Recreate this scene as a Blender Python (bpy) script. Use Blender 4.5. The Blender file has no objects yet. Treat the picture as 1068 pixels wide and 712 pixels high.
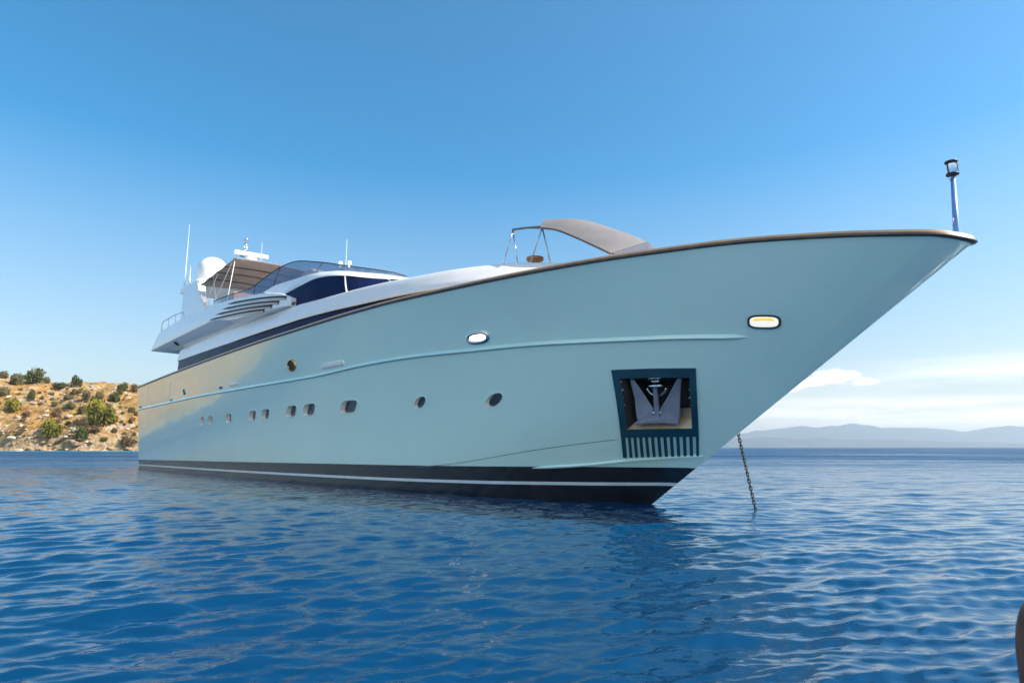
import bpy, bmesh, math, random
import numpy as np
from mathutils import Vector, Matrix
R = math.radians
random.seed(7)
rng = np.random.default_rng(11)
scene = bpy.context.scene
col = scene.collection

# ------------------------------------------------------------------ camera
cam_d = bpy.data.cameras.new('camera')
cam = bpy.data.objects.new('camera', cam_d)
col.objects.link(cam)
cam.location = (0, 0, 1.3)
cam.rotation_euler = (R(90 + 9.631), 0, 0)
cam_d.sensor_width = 36.0
cam_d.lens = 650.0 / 1068.0 * 36.0
cam_d.clip_start, cam_d.clip_end = 0.05, 60000
cam_d.dof.use_dof = True
cam_d.dof.focus_distance = 22.0
cam_d.dof.aperture_fstop = 3.2
scene.camera = cam

# ------------------------------------------------------------------ sun, sky, exposure
SUN_EL, SUN_AZ = 42.0, 103.0            # degrees; azimuth clockwise from +Y
sun_dir = Vector((math.sin(R(SUN_AZ)) * math.cos(R(SUN_EL)), math.cos(R(SUN_AZ)) * math.cos(R(SUN_EL)), math.sin(R(SUN_EL))))
sun_d = bpy.data.lights.new('sun', 'SUN')
sun_d.energy = 4.6
sun_d.angle = R(0.53)
sun_d.color = (1.0, 0.93, 0.82)
sun = bpy.data.objects.new('sun', sun_d)
col.objects.link(sun)
sun.rotation_euler = sun_dir.to_track_quat('Z', 'Y').to_euler()
sun.location = (60, -40, 80)

scene.view_settings.view_transform = 'Standard'
scene.view_settings.look = 'None'
scene.view_settings.gamma = 1.0
scene.view_settings.use_curve_mapping = False
scene.view_settings.exposure = 1.0
scene.cycles.sample_clamp_indirect = 0.0
scene.cycles.max_bounces = 8
scene.cycles.caustics_reflective = True
scene.cycles.blur_glossy = 0.0

W = bpy.data.worlds.new('World')
scene.world = W
W.use_nodes = True
nt = W.node_tree
N, Lk = nt.nodes, nt.links
N.clear()
def wn(t, **k):
    n = N.new(t)
    for a, b in k.items(): setattr(n, a, b)
    return n
def wmath(op, a, b=None, c=None, clamp=False):
    n = wn('ShaderNodeMath', operation=op, use_clamp=clamp)
    for i, v in enumerate((a, b, c)):
        if v is None: continue
        if hasattr(v, 'is_output'): Lk.new(v, n.inputs[i])
        else: n.inputs[i].default_value = v
    return n.outputs[0]
out = wn('ShaderNodeOutputWorld')
bg = wn('ShaderNodeBackground')
bg.inputs['Strength'].default_value = 0.108
sky = wn('ShaderNodeTexSky', sky_type='NISHITA')
sky.sun_disc = False
sky.sun_elevation = R(SUN_EL)
sky.sun_rotation = R(SUN_AZ)
sky.altitude = 0
sky.air_density = 1.0
sky.dust_density = 0.7
sky.ozone_density = 1.1
# thin bright clouds low over the far coast: a cumulus puff and flat streaks, fixed in world directions
tc = wn('ShaderNodeTexCoord')
sx = wn('ShaderNodeSeparateXYZ')
Lk.new(tc.outputs['Generated'], sx.inputs[0])
az = wmath('ARCTAN2', sx.outputs[0], sx.outputs[1])
el = wmath('ARCSINE', sx.outputs[2])
cv = wn('ShaderNodeCombineXYZ')
Lk.new(wmath('MULTIPLY', az, 1.0), cv.inputs[0]); Lk.new(wmath('MULTIPLY', el, 2.2), cv.inputs[1])
def noise(scale, detail, rough, vec, dist=0.0):
    n = wn('ShaderNodeTexNoise')
    n.inputs['Scale'].default_value = scale; n.inputs['Detail'].default_value = detail
    n.inputs['Roughness'].default_value = rough; n.inputs['Distortion'].default_value = dist
    Lk.new(vec, n.inputs['Vector'])
    return n.outputs['Fac']
def gauss(x, c, w):
    d = wmath('DIVIDE', wmath('SUBTRACT', x, c), w)
    return wmath('EXPONENT', wmath('MULTIPLY', wmath('MULTIPLY', d, d), -1.0))
puffs = None
for (a, e, wa, we, g) in ((25.4, 5.2, 1.8, 0.45, 1.0), (27.4, 5.7, 2.0, 0.72, 1.1), (29.7, 5.2, 1.3, 0.34, 1.0), (24.0, 4.9, 1.6, .4, .9)):
    p = wmath('MULTIPLY', wmath('MULTIPLY', gauss(az, R(a), R(wa)), gauss(el, R(e), R(we))), g)
    puffs = p if puffs is None else wmath('MAXIMUM', puffs, p)
n1 = noise(46.0, 7.0, 0.62, cv.outputs[0], .3)
puff = wmath('MULTIPLY_ADD', wmath('SUBTRACT', n1, 0.5), 1.7, puffs)
pm = wn('ShaderNodeMapRange', interpolation_type='SMOOTHSTEP')
pm.inputs['From Min'].default_value = .32; pm.inputs['From Max'].default_value = .88
Lk.new(puff, pm.inputs['Value'])
puffm = wmath('MULTIPLY', pm.outputs[0], wmath('GREATER_THAN', puffs, 0.05))
cs = wn('ShaderNodeCombineXYZ')
Lk.new(wmath('MULTIPLY', az, 1.0), cs.inputs[0]); Lk.new(wmath('MULTIPLY', el, 14.0), cs.inputs[1])
n2 = noise(3.4, 6.0, 0.6, cs.outputs[0], .2)
band = wmath('MULTIPLY', gauss(el, R(2.7), R(1.3)), gauss(az, R(40), R(26)))
band2 = wmath('MULTIPLY', gauss(el, R(5.6), R(1.0)), gauss(az, R(42), R(12)))
bsum = wmath('ADD', band, wmath('MULTIPLY', band2, .7))
sm = wn('ShaderNodeMapRange', interpolation_type='SMOOTHSTEP')
sm.inputs['From Min'].default_value = .30; sm.inputs['From Max'].default_value = .70
Lk.new(n2, sm.inputs['Value'])
streak = wmath('MULTIPLY', wmath('MULTIPLY', sm.outputs[0], bsum), 1.0)
# unseen bright broken clouds added behind the camera to fill the shaded side
cb = wn('ShaderNodeMapping'); Lk.new(tc.outputs['Generated'], cb.inputs['Vector']); cb.inputs['Scale'].default_value = (1, 1, 1.8)
n3 = noise(2.6, 8.0, 0.58, cb.outputs[0], .25)
bm = wn('ShaderNodeMapRange', interpolation_type='SMOOTHSTEP'); bm.inputs['From Min'].default_value = .47; bm.inputs['From Max'].default_value = .62
Lk.new(n3, bm.inputs['Value'])
bk = wn('ShaderNodeMapRange', interpolation_type='SMOOTHSTEP'); bk.inputs['From Min'].default_value = -.05; bk.inputs['From Max'].default_value = .45
Lk.new(wmath('MULTIPLY', sx.outputs[1], -1.0), bk.inputs['Value'])
be = wn('ShaderNodeMapRange', interpolation_type='SMOOTHSTEP'); be.inputs['From Min'].default_value = .02; be.inputs['From Max'].default_value = .12
Lk.new(sx.outputs[2], be.inputs['Value'])
back = wmath('MULTIPLY', wmath('MULTIPLY', bm.outputs[0], bk.outputs[0]), be.outputs[0])
streak = wmath('MAXIMUM', streak, wmath('MULTIPLY', back, .95))
cmask = wmath('MAXIMUM', wmath('MULTIPLY', puffm, .92), streak, clamp=True)
hs = wn('ShaderNodeHueSaturation')
sr = wn('ShaderNodeValToRGB')          # clear-day sky: pale at the horizon, deep blue higher up
for _ in range(2): sr.color_ramp.elements.new(.5)
for e_, (q_, v_) in zip(sr.color_ramp.elements, ((0.0, .38), (.10, .54), (.27, .74), (.75, .62))):
    e_.position = q_; e_.color = (v_, v_, v_, 1)
Lk.new(wmath('DIVIDE', el, R(90)), sr.inputs[0])
Lk.new(wmath('MULTIPLY', sr.outputs[0], 2.0), hs.inputs['Saturation'])
hs.inputs['Hue'].default_value = .488
vr = wn('ShaderNodeMapRange', interpolation_type='SMOOTHSTEP')
vr.inputs['From Min'].default_value = R(0); vr.inputs['From Max'].default_value = R(24); vr.inputs['To Min'].default_value = .66; vr.inputs['To Max'].default_value = 1.0
Lk.new(el, vr.inputs['Value']); Lk.new(vr.outputs[0], hs.inputs['Value'])
Lk.new(sky.outputs[0], hs.inputs['Color'])
mx = wn('ShaderNodeMix', data_type='RGBA')
Lk.new(cmask, mx.inputs[0]); Lk.new(hs.outputs[0], mx.inputs[6])
mx.inputs[7].default_value = (7.8, 7.35, 6.9, 1)
Lk.new(mx.outputs[2], bg.inputs['Color'])
Lk.new(bg.outputs[0], out.inputs['Surface'])

# ------------------------------------------------------------------ helpers
def tag(o, label=None, cat=None, group=None, kind=None):
    for k, v in (('label', label), ('category', cat), ('group', group), ('kind', kind)):
        if v: o[k] = v
    return o
def empty(name, loc=(0, 0, 0), rz=0.0):
    o = bpy.data.objects.new(name, None)
    o.empty_display_size = .3
    col.objects.link(o); o.location = loc; o.rotation_euler = (0, 0, rz)
    return o
class MB:
    """collects geometry for one mesh object"""
    def __init__(s): s.v, s.f, s.m, s.sm = [], [], [], []
    def verts(s, P):
        b = len(s.v); s.v.extend([tuple(map(float, p)) for p in P]); return b
    def face(s, idx, m=0, smooth=True):
        s.f.append(tuple(idx)); s.m.append(m); s.sm.append(smooth)
    def grid(s, A, m=0, smooth=True, flip=False, skip=None, mats=None):
        A = np.asarray(A); r, c = A.shape[:2]; b = s.verts(A.reshape(-1, 3))
        for i in range(r - 1):
            for j in range(c - 1):
                if skip is not None and skip[i, j]: continue
                q = (b + i*c + j, b + i*c + j + 1, b + (i+1)*c + j + 1, b + (i+1)*c + j)
                s.face(q[::-1] if flip else q, m if mats is None else int(mats[i, j]), smooth)
        return b
    def poly(s, P, m=0, smooth=False):
        b = s.verts(P); s.face(range(b, b + len(P)), m, smooth)
    def prism(s, P, off, m=0, smooth=False):
        """polygon P (list of 3d points) extruded by vector off"""
        n = len(P); off = np.array(off, float); P = [np.array(p, float) for p in P]
        b = s.verts(P); s.verts([p + off for p in P])
        s.face(range(b + n - 1, b - 1, -1), m, smooth); s.face(range(b + n, b + 2*n), m, smooth)
        for i in range(n):
            j = (i + 1) % n; s.face((b + i, b + j, b + n + j, b + n + i), m, smooth)
    def box(s, c, d, rz=0.0, m=0):
        x, y, z = (k / 2 for k in d); ca, sa = math.cos(rz), math.sin(rz)
        P = [(c[0] + a*ca - b_*sa, c[1] + a*sa + b_*ca, c[2] - z) for a, b_ in ((-x, -y), (x, -y), (x, y), (-x, y))]
        s.prism(P, (0, 0, d[2]), m)
    def tube(s, P, r, n=8, m=0, caps=True, closed=False):
        P = [Vector(p) for p in P]; k = len(P)
        rr = r if hasattr(r, '__len__') else [r] * k
        ref = None; b = len(s.v)
        for i, p in enumerate(P):
            if closed: d = P[(i + 1) % k] - P[i - 1]
            else: d = P[min(i + 1, k - 1)] - P[max(i - 1, 0)]
            d.normalize()
            if ref is None: ref = Vector((0, 0, 1)) if abs(d.z) < .9 else Vector((1, 0, 0))
            u = d.cross(ref).normalized(); w = u.cross(d).normalized(); ref = w
            s.verts([p + (u * math.cos(2*math.pi*j/n) + w * math.sin(2*math.pi*j/n)) * rr[i] for j in range(n)])
        for i in range(k if closed else k - 1):
            i2 = (i + 1) % k
            for j in range(n):
                s.face((b + i*n + j, b + i*n + (j+1) % n, b + i2*n + (j+1) % n, b + i2*n + j), m, True)
        if caps and not closed:
            s.face(range(b + n - 1, b - 1, -1), m, False); s.face(range(b + (k-1)*n, b + k*n), m, False)
    def lathe(s, c, prof, n=24, m=0, axis=None):
        """prof: list of (radius, height) around the z axis (or axis) through c"""
        M = Vector(axis).to_track_quat('Z', 'Y').to_matrix() if axis is not None else Matrix.Identity(3)
        b = len(s.v); c = Vector(c)
        for (r, h) in prof:
            s.verts([c + M @ Vector((r*math.cos(2*math.pi*j/n), r*math.sin(2*math.pi*j/n), h)) for j in range(n)])
        for i in range(len(prof) - 1):
            for j in range(n):
                s.face((b + i*n + j, b + i*n + (j+1) % n, b + (i+1)*n + (j+1) % n, b + (i+1)*n + j), m, True)
        s.face(range(b + n - 1, b - 1, -1), m, False); s.face(range(b + (len(prof)-1)*n, b + len(prof)*n), m, False)
    def mirror(s):
        """adds the port-side twin (y -> -y)"""
        b = len(s.v); s.v += [(x, -y, z) for x, y, z in s.v]
        k = len(s.f)
        for i in range(k):
            s.f.append(tuple(b + q for q in s.f[i][::-1])); s.m.append(s.m[i]); s.sm.append(s.sm[i])
        return s
    def build(s, name, mats, parent=None, bevel=0.0, recalc=True, angle=None):
        me = bpy.data.meshes.new(name)
        me.from_pydata(s.v, [], s.f); 
        for m in (mats if isinstance(mats, (list, tuple)) else [mats]): me.materials.append(m)
        me.polygons.foreach_set('material_index', s.m)
        me.polygons.foreach_set('use_smooth', s.sm)
        if recalc:
            bm = bmesh.new(); bm.from_mesh(me)
            bmesh.ops.remove_doubles(bm, verts=bm.verts, dist=1e-5)
            bmesh.ops.recalc_face_normals(bm, faces=bm.faces)
            bm.to_mesh(me); bm.free()
        me.update()
        if angle:
            me.polygons.foreach_set('use_smooth', [True] * len(me.polygons))
            me.set_sharp_from_angle(angle=R(angle))
        o = bpy.data.objects.new(name, me); col.objects.link(o)
        if parent: o.parent = parent
        if bevel:
            b = o.modifiers.new('bevel', 'BEVEL'); b.width = bevel; b.segments = 2; b.limit_method = 'ANGLE'; b.angle_limit = R(35)
        return o

def node_mat(name):
    m = bpy.data.materials.new(name); m.use_nodes = True
    nt = m.node_tree; nt.nodes.clear()
    o = nt.nodes.new('ShaderNodeOutputMaterial'); p = nt.nodes.new('ShaderNodeBsdfPrincipled')
    nt.links.new(p.outputs[0], o.inputs['Surface'])
    return m, nt, p
def mat(name, base, rough=.5, metal=0.0, coat=0.0, coat_rough=.03, spec=None, vary=.08, vscale=3.0, bump=0.0, bscale=20.0, alpha=None, trans=0.0, ior=1.5, vcol=None):
    """principled paint with a slight procedural mottling so that no surface is one flat value"""
    m, nt, p = node_mat(name)
    tc = nt.nodes.new('ShaderNodeTexCoord')
    nz = nt.nodes.new('ShaderNodeTexNoise'); nz.inputs['Scale'].default_value = vscale; nz.inputs['Detail'].default_value = 5
    nt.links.new(tc.outputs['Object'], nz.inputs['Vector'])
    mx = nt.nodes.new('ShaderNodeMix'); mx.data_type = 'RGBA'
    lo = tuple(c * (1 - vary) for c in base) if vcol is None else base; hi = tuple(min(1, c * (1 + vary)) for c in base) if vcol is None else vcol
    mx.inputs[6].default_value = (*lo, 1); mx.inputs[7].default_value = (*hi, 1)
    rp = nt.nodes.new('ShaderNodeMapRange'); rp.inputs['From Min'].default_value = .3; rp.inputs['From Max'].default_value = .7
    nt.links.new(nz.outputs['Fac'], rp.inputs['Value']); nt.links.new(rp.outputs[0], mx.inputs[0])
    nt.links.new(mx.outputs[2], p.inputs['Base Color'])
    p.inputs['Roughness'].default_value = rough; p.inputs['Metallic'].default_value = metal
    p.inputs['Coat Weight'].default_value = coat; p.inputs['Coat Roughness'].default_value = coat_rough
    p.inputs['IOR'].default_value = ior; p.inputs['Transmission Weight'].default_value = trans
    if spec is not None: p.inputs['Specular IOR Level'].default_value = spec
    if alpha is not None: p.inputs['Alpha'].default_value = alpha
    if bump:
        n2 = nt.nodes.new('ShaderNodeTexNoise'); n2.inputs['Scale'].default_value = bscale; n2.inputs['Detail'].default_value = 4
        nt.links.new(tc.outputs['Object'], n2.inputs['Vector'])
        b = nt.nodes.new('ShaderNodeBump'); b.inputs['Strength'].default_value = 1.0; b.inputs['Distance'].default_value = bump
        nt.links.new(n2.outputs['Fac'], b.inputs['Height']); nt.links.new(b.outputs[0], p.inputs['Normal'])
        if coat: nt.links.new(b.outputs[0], p.inputs['Coat Normal'])
    return m
def pchip(xs, ys):
    xs = np.array(xs, float); ys = np.array(ys, float)
    h = np.diff(xs); d = np.diff(ys) / h; m = np.zeros_like(xs)
    m[0], m[-1] = d[0], d[-1]
    for i in range(1, len(xs) - 1):
        if d[i-1] * d[i] > 0:
            w1, w2 = 2*h[i] + h[i-1], h[i] + 2*h[i-1]
            m[i] = (w1 + w2) / (w1 / d[i-1] + w2 / d[i])
    def F(x):
        x = np.clip(np.asarray(x, float), xs[0], xs[-1])
        i = np.clip(np.searchsorted(xs, x) - 1, 0, len(xs) - 2)
        t = (x - xs[i]) / h[i]
        return ((2*t**3 - 3*t**2 + 1) * ys[i] + (t**3 - 2*t**2 + t) * h[i] * m[i]
                + (-2*t**3 + 3*t**2) * ys[i+1] + (t**3 - t**2) * h[i] * m[i+1])
    return F
XS0, XS1, XW1 = -1.2, 41.21, 34.58
sheer_z = pchip([-1.2, 3, 8.4, 14.2, 18.5, 22, 25, 27.5, 30, 32.5, 34.5, 36.3, 37.6, 39.06, 40.2, 40.9, 41.21],
                [4.97, 5.08, 5.20, 5.32, 5.39, 5.43, 5.47, 5.48, 5.45, 5.43, 5.40, 5.33, 5.25, 5.09, 4.92, 4.80, 4.72])
sheer_s0 = pchip([-1.2, 3, 8.4, 14.2, 18.5, 22, 25, 27.5, 30.7, 33.2, 34.7, 36, 37.6, 39.06, 40.2, 40.8, 41.21],
                [3.08, 3.15, 3.22, 3.25, 3.25, 3.2, 3.12, 3.0, 2.7, 2.32, 2.03, 1.75, 1.40, 1.05, .74, .52, .30])
def sheer_s(x):
    x = np.asarray(x, float)
    return sheer_s0(x) * np.sqrt(np.clip(1 - np.clip((x - 40.75) / .46, 0, 1)**2, 0, 1))
wl_s0 = pchip([0, 8, 15, 20, 26, 30, 33, 34.58], [2.85, 2.75, 2.62, 2.42, 2.0, 1.5, .72, .0])
def hull(u, v):
    """u 0 transom .. 1 stem, v 0 waterline .. 1 sheer -> x, s, z (s = distance out to starboard)"""
    u = np.asarray(u, float); v = np.asarray(v, float)
    xs = XS0 + (XS1 - XS0) * u; xw = XW1 * u
    S, Z, W = sheer_s(xs), sheer_z(xs), wl_s0(xw)
    p = 1.15 + 1.45 * np.clip((u - .3) / .55, 0, 1)**1.2
    vv = np.clip(v, 0, None)
    x = xw + (xs - xw) * v
    s = W + (S - W) * vv**p + np.where(v < 0, v * 1.2 * np.minimum(1, W), 0)
    return np.stack(np.broadcast_arrays(x, s, Z * v), -1)
# where things sit on the hull skin: fraction along from the transom, fraction up from the water to the sheer
FEAT = {
    'knuckle': [(-0.0033, 0.7207), (0.17, 0.7113), (0.3055, 0.7058), (0.4409, 0.6932), (0.5866, 0.6865), (0.6647, 0.7045), (0.7287, 0.7116), (0.7799, 0.7049), (0.8297, 0.6995), (0.8773, 0.6904), (0.9118, 0.6864), (0.9416, 0.6865), (0.9578, 0.6876)],
    'boot': [(-0.0033, 0.1153), (0.4645, 0.1302), (0.7362, 0.1406), (0.8512, 0.1489), (0.9357, 0.1636), (0.9965, 0.1789)],
    'stripe': [(-0.0034, 0.0537), (0.4696, 0.0568), (0.7454, 0.0629), (0.8614, 0.0716), (0.9461, 0.0862), (0.9962, 0.1001)],
    'chine': [(0.7808, 0.1335), (0.8226, 0.1568), (0.847, 0.1815), (0.8945, 0.2374), (0.9222, 0.2673), (0.9415, 0.2884)],
    'lit': [(0.8984, 0.1481), (0.9192, 0.1594), (0.9349, 0.1701), (0.9595, 0.1972), (0.9817, 0.2201), (0.9994, 0.2351)],
    'ports': [(0.3126, 0.4778), (0.3407, 0.4796), (0.3997, 0.4789), (0.4659, 0.4777), (0.4975, 0.4789), (0.5542, 0.4814), (0.5887, 0.478), (0.6557, 0.4762), (0.7509, 0.473), (0.8267, 0.4634)],
    'fairlead': [(0.5428, 0.7844)],
    'pad': [(0.6164, 0.7363)],
    'white': [(0.4082, 0.7424)],
    'vents': [(0.2393, 0.7815), (0.3705, 0.7382), (0.1826, 0.7341), (0.0155, 0.7493)],
    'glow_oval': [(0.7843, 0.7607), (0.9601, 0.7403)],
    'pocket': [(0.9017, 0.5731), (0.9483, 0.5778), (0.9939, 0.2361), (0.9547, 0.2122)],
    'gate': [(0.0593, 0.7614), (0.1699, 0.7512), (0.181, 0.9325), (0.0661, 0.949)],
}

# ------------------------------------------------------------------ sea
def sstep(a, b, x):
    t = np.clip((x - a) / (b - a), 0, 1); return t * t * (3 - 2 * t)
def shore_y(X):
    X = np.asarray(X, float)
    return 236 + 5*np.sin(X/31.) + 3*np.sin(X/11.3 + 1) + 1.2*np.sin(X/4.1) - .10*np.clip(-X - 200, 0, None)
def build_sea():
    # one sheet; rings get wider with distance, spokes are dense over the half that faces the yacht
    fr = np.radians(np.arange(-54, 54.001, .115)); bk = np.radians(np.arange(56, 304.1, 2.0))
    th = np.concatenate([fr, bk]); nth = len(th)
    r = [0.9]
    while r[-1] < 420: r.append(r[-1] * 1.0055 + .0004)
    while r[-1] < 11800: r.append(r[-1] * 1.12)
    r = np.array(r); nr = len(r)
    RR, TT = np.meshgrid(r, th, indexing='ij')
    X, Y = RR*np.sin(TT), RR*np.cos(TT)
    dr = np.gradient(r)[:, None]; dth = np.where(np.abs(TT) < R(54.1), R(.115), R(2.0))
    cell = np.maximum(dr, RR*dth * .8)
    Z = np.zeros_like(X); DX = np.zeros_like(X); DY = np.zeros_like(X)
    # wind sea running towards the camera with a wide spread
    g = np.random.default_rng(5)
    for k in range(190):
        lam = .085 * (3.4/.085) ** g.random()
        spread = .36 if lam > .5 else .42
        a = math.pi*1.5 + .35 + g.normal() * spread
        kx, ky = math.cos(a), math.sin(a); kk = 2*math.pi/lam
        slope = .038 * (1.0 if lam < .36 else (.36/lam)**1.05)
        amp = slope / kk
        fil = np.clip(1.6 - cell / (lam * .26), 0, 1)
        ph = kk*(kx*X + ky*Y) + g.random()*6.283
        mod = .75 + .5*np.sin(.37*X*math.sin(k) + .29*Y*math.cos(k*1.7) + k)
        A = amp * fil * mod
        Z += A*np.sin(ph); DX += A*kx*np.cos(ph)*.7; DY += A*ky*np.cos(ph)*.7
    X2, Y2 = X + DX, Y + DY
    P = np.stack([X2, Y2, Z], -1).reshape(-1, 3)
    P = np.concatenate([P, [[0, 0, 0]]])
    i = np.arange(nr - 1)[:, None]*nth; j = np.arange(nth)[None, :]; j2 = (j + 1) % nth
    F = np.stack([i + j, i + nth + j, i + nth + j2, i + j2], -1).reshape(-1, 4)
    C3 = np.stack([np.full(nth, nr*nth), np.arange(nth), (np.arange(nth) + 1) % nth], -1)
    me = bpy.data.meshes.new('sea')
    nv, nf = len(P), len(F) + len(C3)
    me.vertices.add(nv); me.vertices.foreach_set('co', P.ravel())
    me.loops.add(F.size + C3.size); me.loops.foreach_set('vertex_index', np.concatenate([F.ravel(), C3.ravel()]))
    st = np.concatenate([np.arange(len(F))*4, F.size + np.arange(len(C3))*3])
    me.polygons.add(nf); me.polygons.foreach_set('loop_start', st)
    me.update(calc_edges=True); me.validate()
    me.polygons.foreach_set('use_smooth', np.ones(len(me.polygons), bool))
    # real shallows: distance from the shore line steers the water colour
    dS = (shore_y(P[:, 0]) - P[:, 1])
    sh = np.where((P[:, 0] < -40) & (P[:, 1] < 330), (1 - sstep(2, 95, dS))**1.5, 0) * sstep(40, 110, -P[:, 0])
    at = me.attributes.new('shallow', 'FLOAT', 'POINT'); at.data.foreach_set('value', sh.astype(np.float32))
    m, nt, p = node_mat('sea_water')
    def nn(t, **k):
        n = nt.nodes.new(t)
        for a_, b_ in k.items(): setattr(n, a_, b_)
        return n
    L = nt.links.new
    a = nn('ShaderNodeAttribute', attribute_name='shallow')
    geo = nn('ShaderNodeNewGeometry')
    nz = nn('ShaderNodeTexNoise'); nz.inputs['Scale'].default_value = .09; nz.inputs['Detail'].default_value = 4
    L(geo.outputs['Position'], nz.inputs['Vector'])
    c1 = nn('ShaderNodeMix', data_type='RGBA'); c1.inputs[6].default_value = (.0003, .026, .080, 1); c1.inputs[7].default_value = (.0006, .041, .105, 1)
    L(nz.outputs['Fac'], c1.inputs[0])
    c2 = nn('ShaderNodeMix', data_type='RGBA'); c2.inputs[7].default_value = (.012, .22, .30, 1)
    L(a.outputs['Fac'], c2.inputs[0]); L(c1.outputs[2], c2.inputs[6]); L(c2.outputs[2], p.inputs['Base Color'])
    p.inputs['IOR'].default_value = 1.333
    # ripples finer than the mesh
    mp = nn('ShaderNodeMapping'); mp.inputs['Scale'].default_value = (.42, 1.0, 1.0); mp.inputs['Rotation'].default_value = (0, 0, R(-14))
    L(geo.outputs['Position'], mp.inputs['Vector'])
    n1 = nn('ShaderNodeTexNoise'); n1.inputs['Scale'].default_value = 7.5; n1.inputs['Detail'].default_value = 3.5; n1.inputs['Roughness'].default_value = .55
    L(mp.outputs[0], n1.inputs['Vector'])
    n2 = nn('ShaderNodeTexNoise'); n2.inputs['Scale'].default_value = .55; n2.inputs['Detail'].default_value = 5; n2.inputs['Roughness'].default_value = .6
    L(mp.outputs[0], n2.inputs['Vector'])
    # far from the fine mesh the longer ripples move into the bump
    ln = nn('ShaderNodeVectorMath', operation='LENGTH'); L(geo.outputs['Position'], ln.inputs[0])
    far = nn('ShaderNodeMapRange'); far.inputs['From Min'].default_value = 14; far.inputs['From Max'].default_value = 70
    L(ln.outputs['Value'], far.inputs['Value'])
    b1 = nn('ShaderNodeBump'); b1.inputs['Strength'].default_value = 1; b1.inputs['Distance'].default_value = .007
    L(n1.outputs['Fac'], b1.inputs['Height'])
    b2 = nn('ShaderNodeBump'); b2.inputs['Distance'].default_value = .8
    L(far.outputs[0], b2.inputs['Strength']); L(n2.outputs['Fac'], b2.inputs['Height']); L(b1.outputs[0], b2.inputs['Normal'])
    L(b2.outputs[0], p.inputs['Normal'])
    rr = nn('ShaderNodeMapRange'); rr.inputs['From Min'].default_value = 6; rr.inputs['From Max'].default_value = 90
    rr.inputs['To Min'].default_value = .045; rr.inputs['To Max'].default_value = .44
    L(ln.outputs['Value'], rr.inputs['Value']); 
    # gusts roughen the surface in long patches
    mg = nn('ShaderNodeMapping'); mg.inputs['Scale'].default_value = (.35, 1.0, 1.0); L(geo.outputs['Position'], mg.inputs['Vector'])
    ng = nn('ShaderNodeTexNoise'); ng.inputs['Scale'].default_value = .06; ng.inputs['Detail'].default_value = 7; ng.inputs['Roughness'].default_value = .62
    L(mg.outputs[0], ng.inputs['Vector'])
    gr = nn('ShaderNodeMapRange'); gr.inputs['From Min'].default_value = .36; gr.inputs['From Max'].default_value = .64; gr.inputs['To Min'].default_value = .42; gr.inputs['To Max'].default_value = 1.25
    L(ng.outputs['Fac'], gr.inputs['Value'])
    gm = nn('ShaderNodeMath', operation='MULTIPLY'); L(rr.outputs[0], gm.inputs[0]); L(gr.outputs[0], gm.inputs[1]); L(gm.outputs[0], p.inputs['Roughness'])
    me.materials.append(m)
    o = bpy.data.objects.new('sea', me); col.objects.link(o); tag(o, kind='structure')
build_sea()

# ------------------------------------------------------------------ rocky hill on the near coast
def vnoise(X, Y, s, seed=0):
    """smooth value noise, 0..1"""
    X, Y = np.asarray(X, float) / s, np.asarray(Y, float) / s
    xi, yi = np.floor(X), np.floor(Y); fx, fy = X - xi, Y - yi
    fx, fy = fx*fx*(3 - 2*fx), fy*fy*(3 - 2*fy)
    def h(a, b):
        v = np.sin(a*127.1 + b*311.7 + seed*74.7) * 43758.5453
        return v - np.floor(v)
    return (h(xi, yi)*(1-fx) + h(xi+1, yi)*fx)*(1-fy) + (h(xi, yi+1)*(1-fx) + h(xi+1, yi+1)*fx)*fy
def hill_z(X, D):
    """height at X, D metres inland of the shore line"""
    X = np.asarray(X, float); D = np.asarray(D, float)
    crest = np.interp(X, [-1200, -600, -330, -250, -200, -165, -140, -115, -85, -50], [30, 44, 40, 34.0, 32.2, 29.2, 28.6, 25, 15, 0])
    t = np.clip(D / 76., 0, 1)
    prof = .13*sstep(0, .05, t) + .87*(1 - (1 - t)**1.55)
    z = crest*prof - .0012*np.clip(D - 76, 0, None)**1.6
    rough = (vnoise(X, D, 17, 1) - .5)*3.4 + (vnoise(X, D, 7, 2) - .5)*2.0 + (vnoise(X, D, 2.8, 3) - .5)*1.1 + (vnoise(X, D, 1.2, 4) - .5)*.55
    ledge = np.abs(vnoise(X + 3*vnoise(X, D, 4, 8), D, 6, 5) - .5)*2
    rough = rough + (1 - ledge)**3 * 1.1 * (1 - .6*t)
    return z + rough*np.minimum(1, D/5.)*np.clip((-X - 45)/40, 0, 1) - 1.2*(1 - sstep(-3, 2.5, D))

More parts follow.
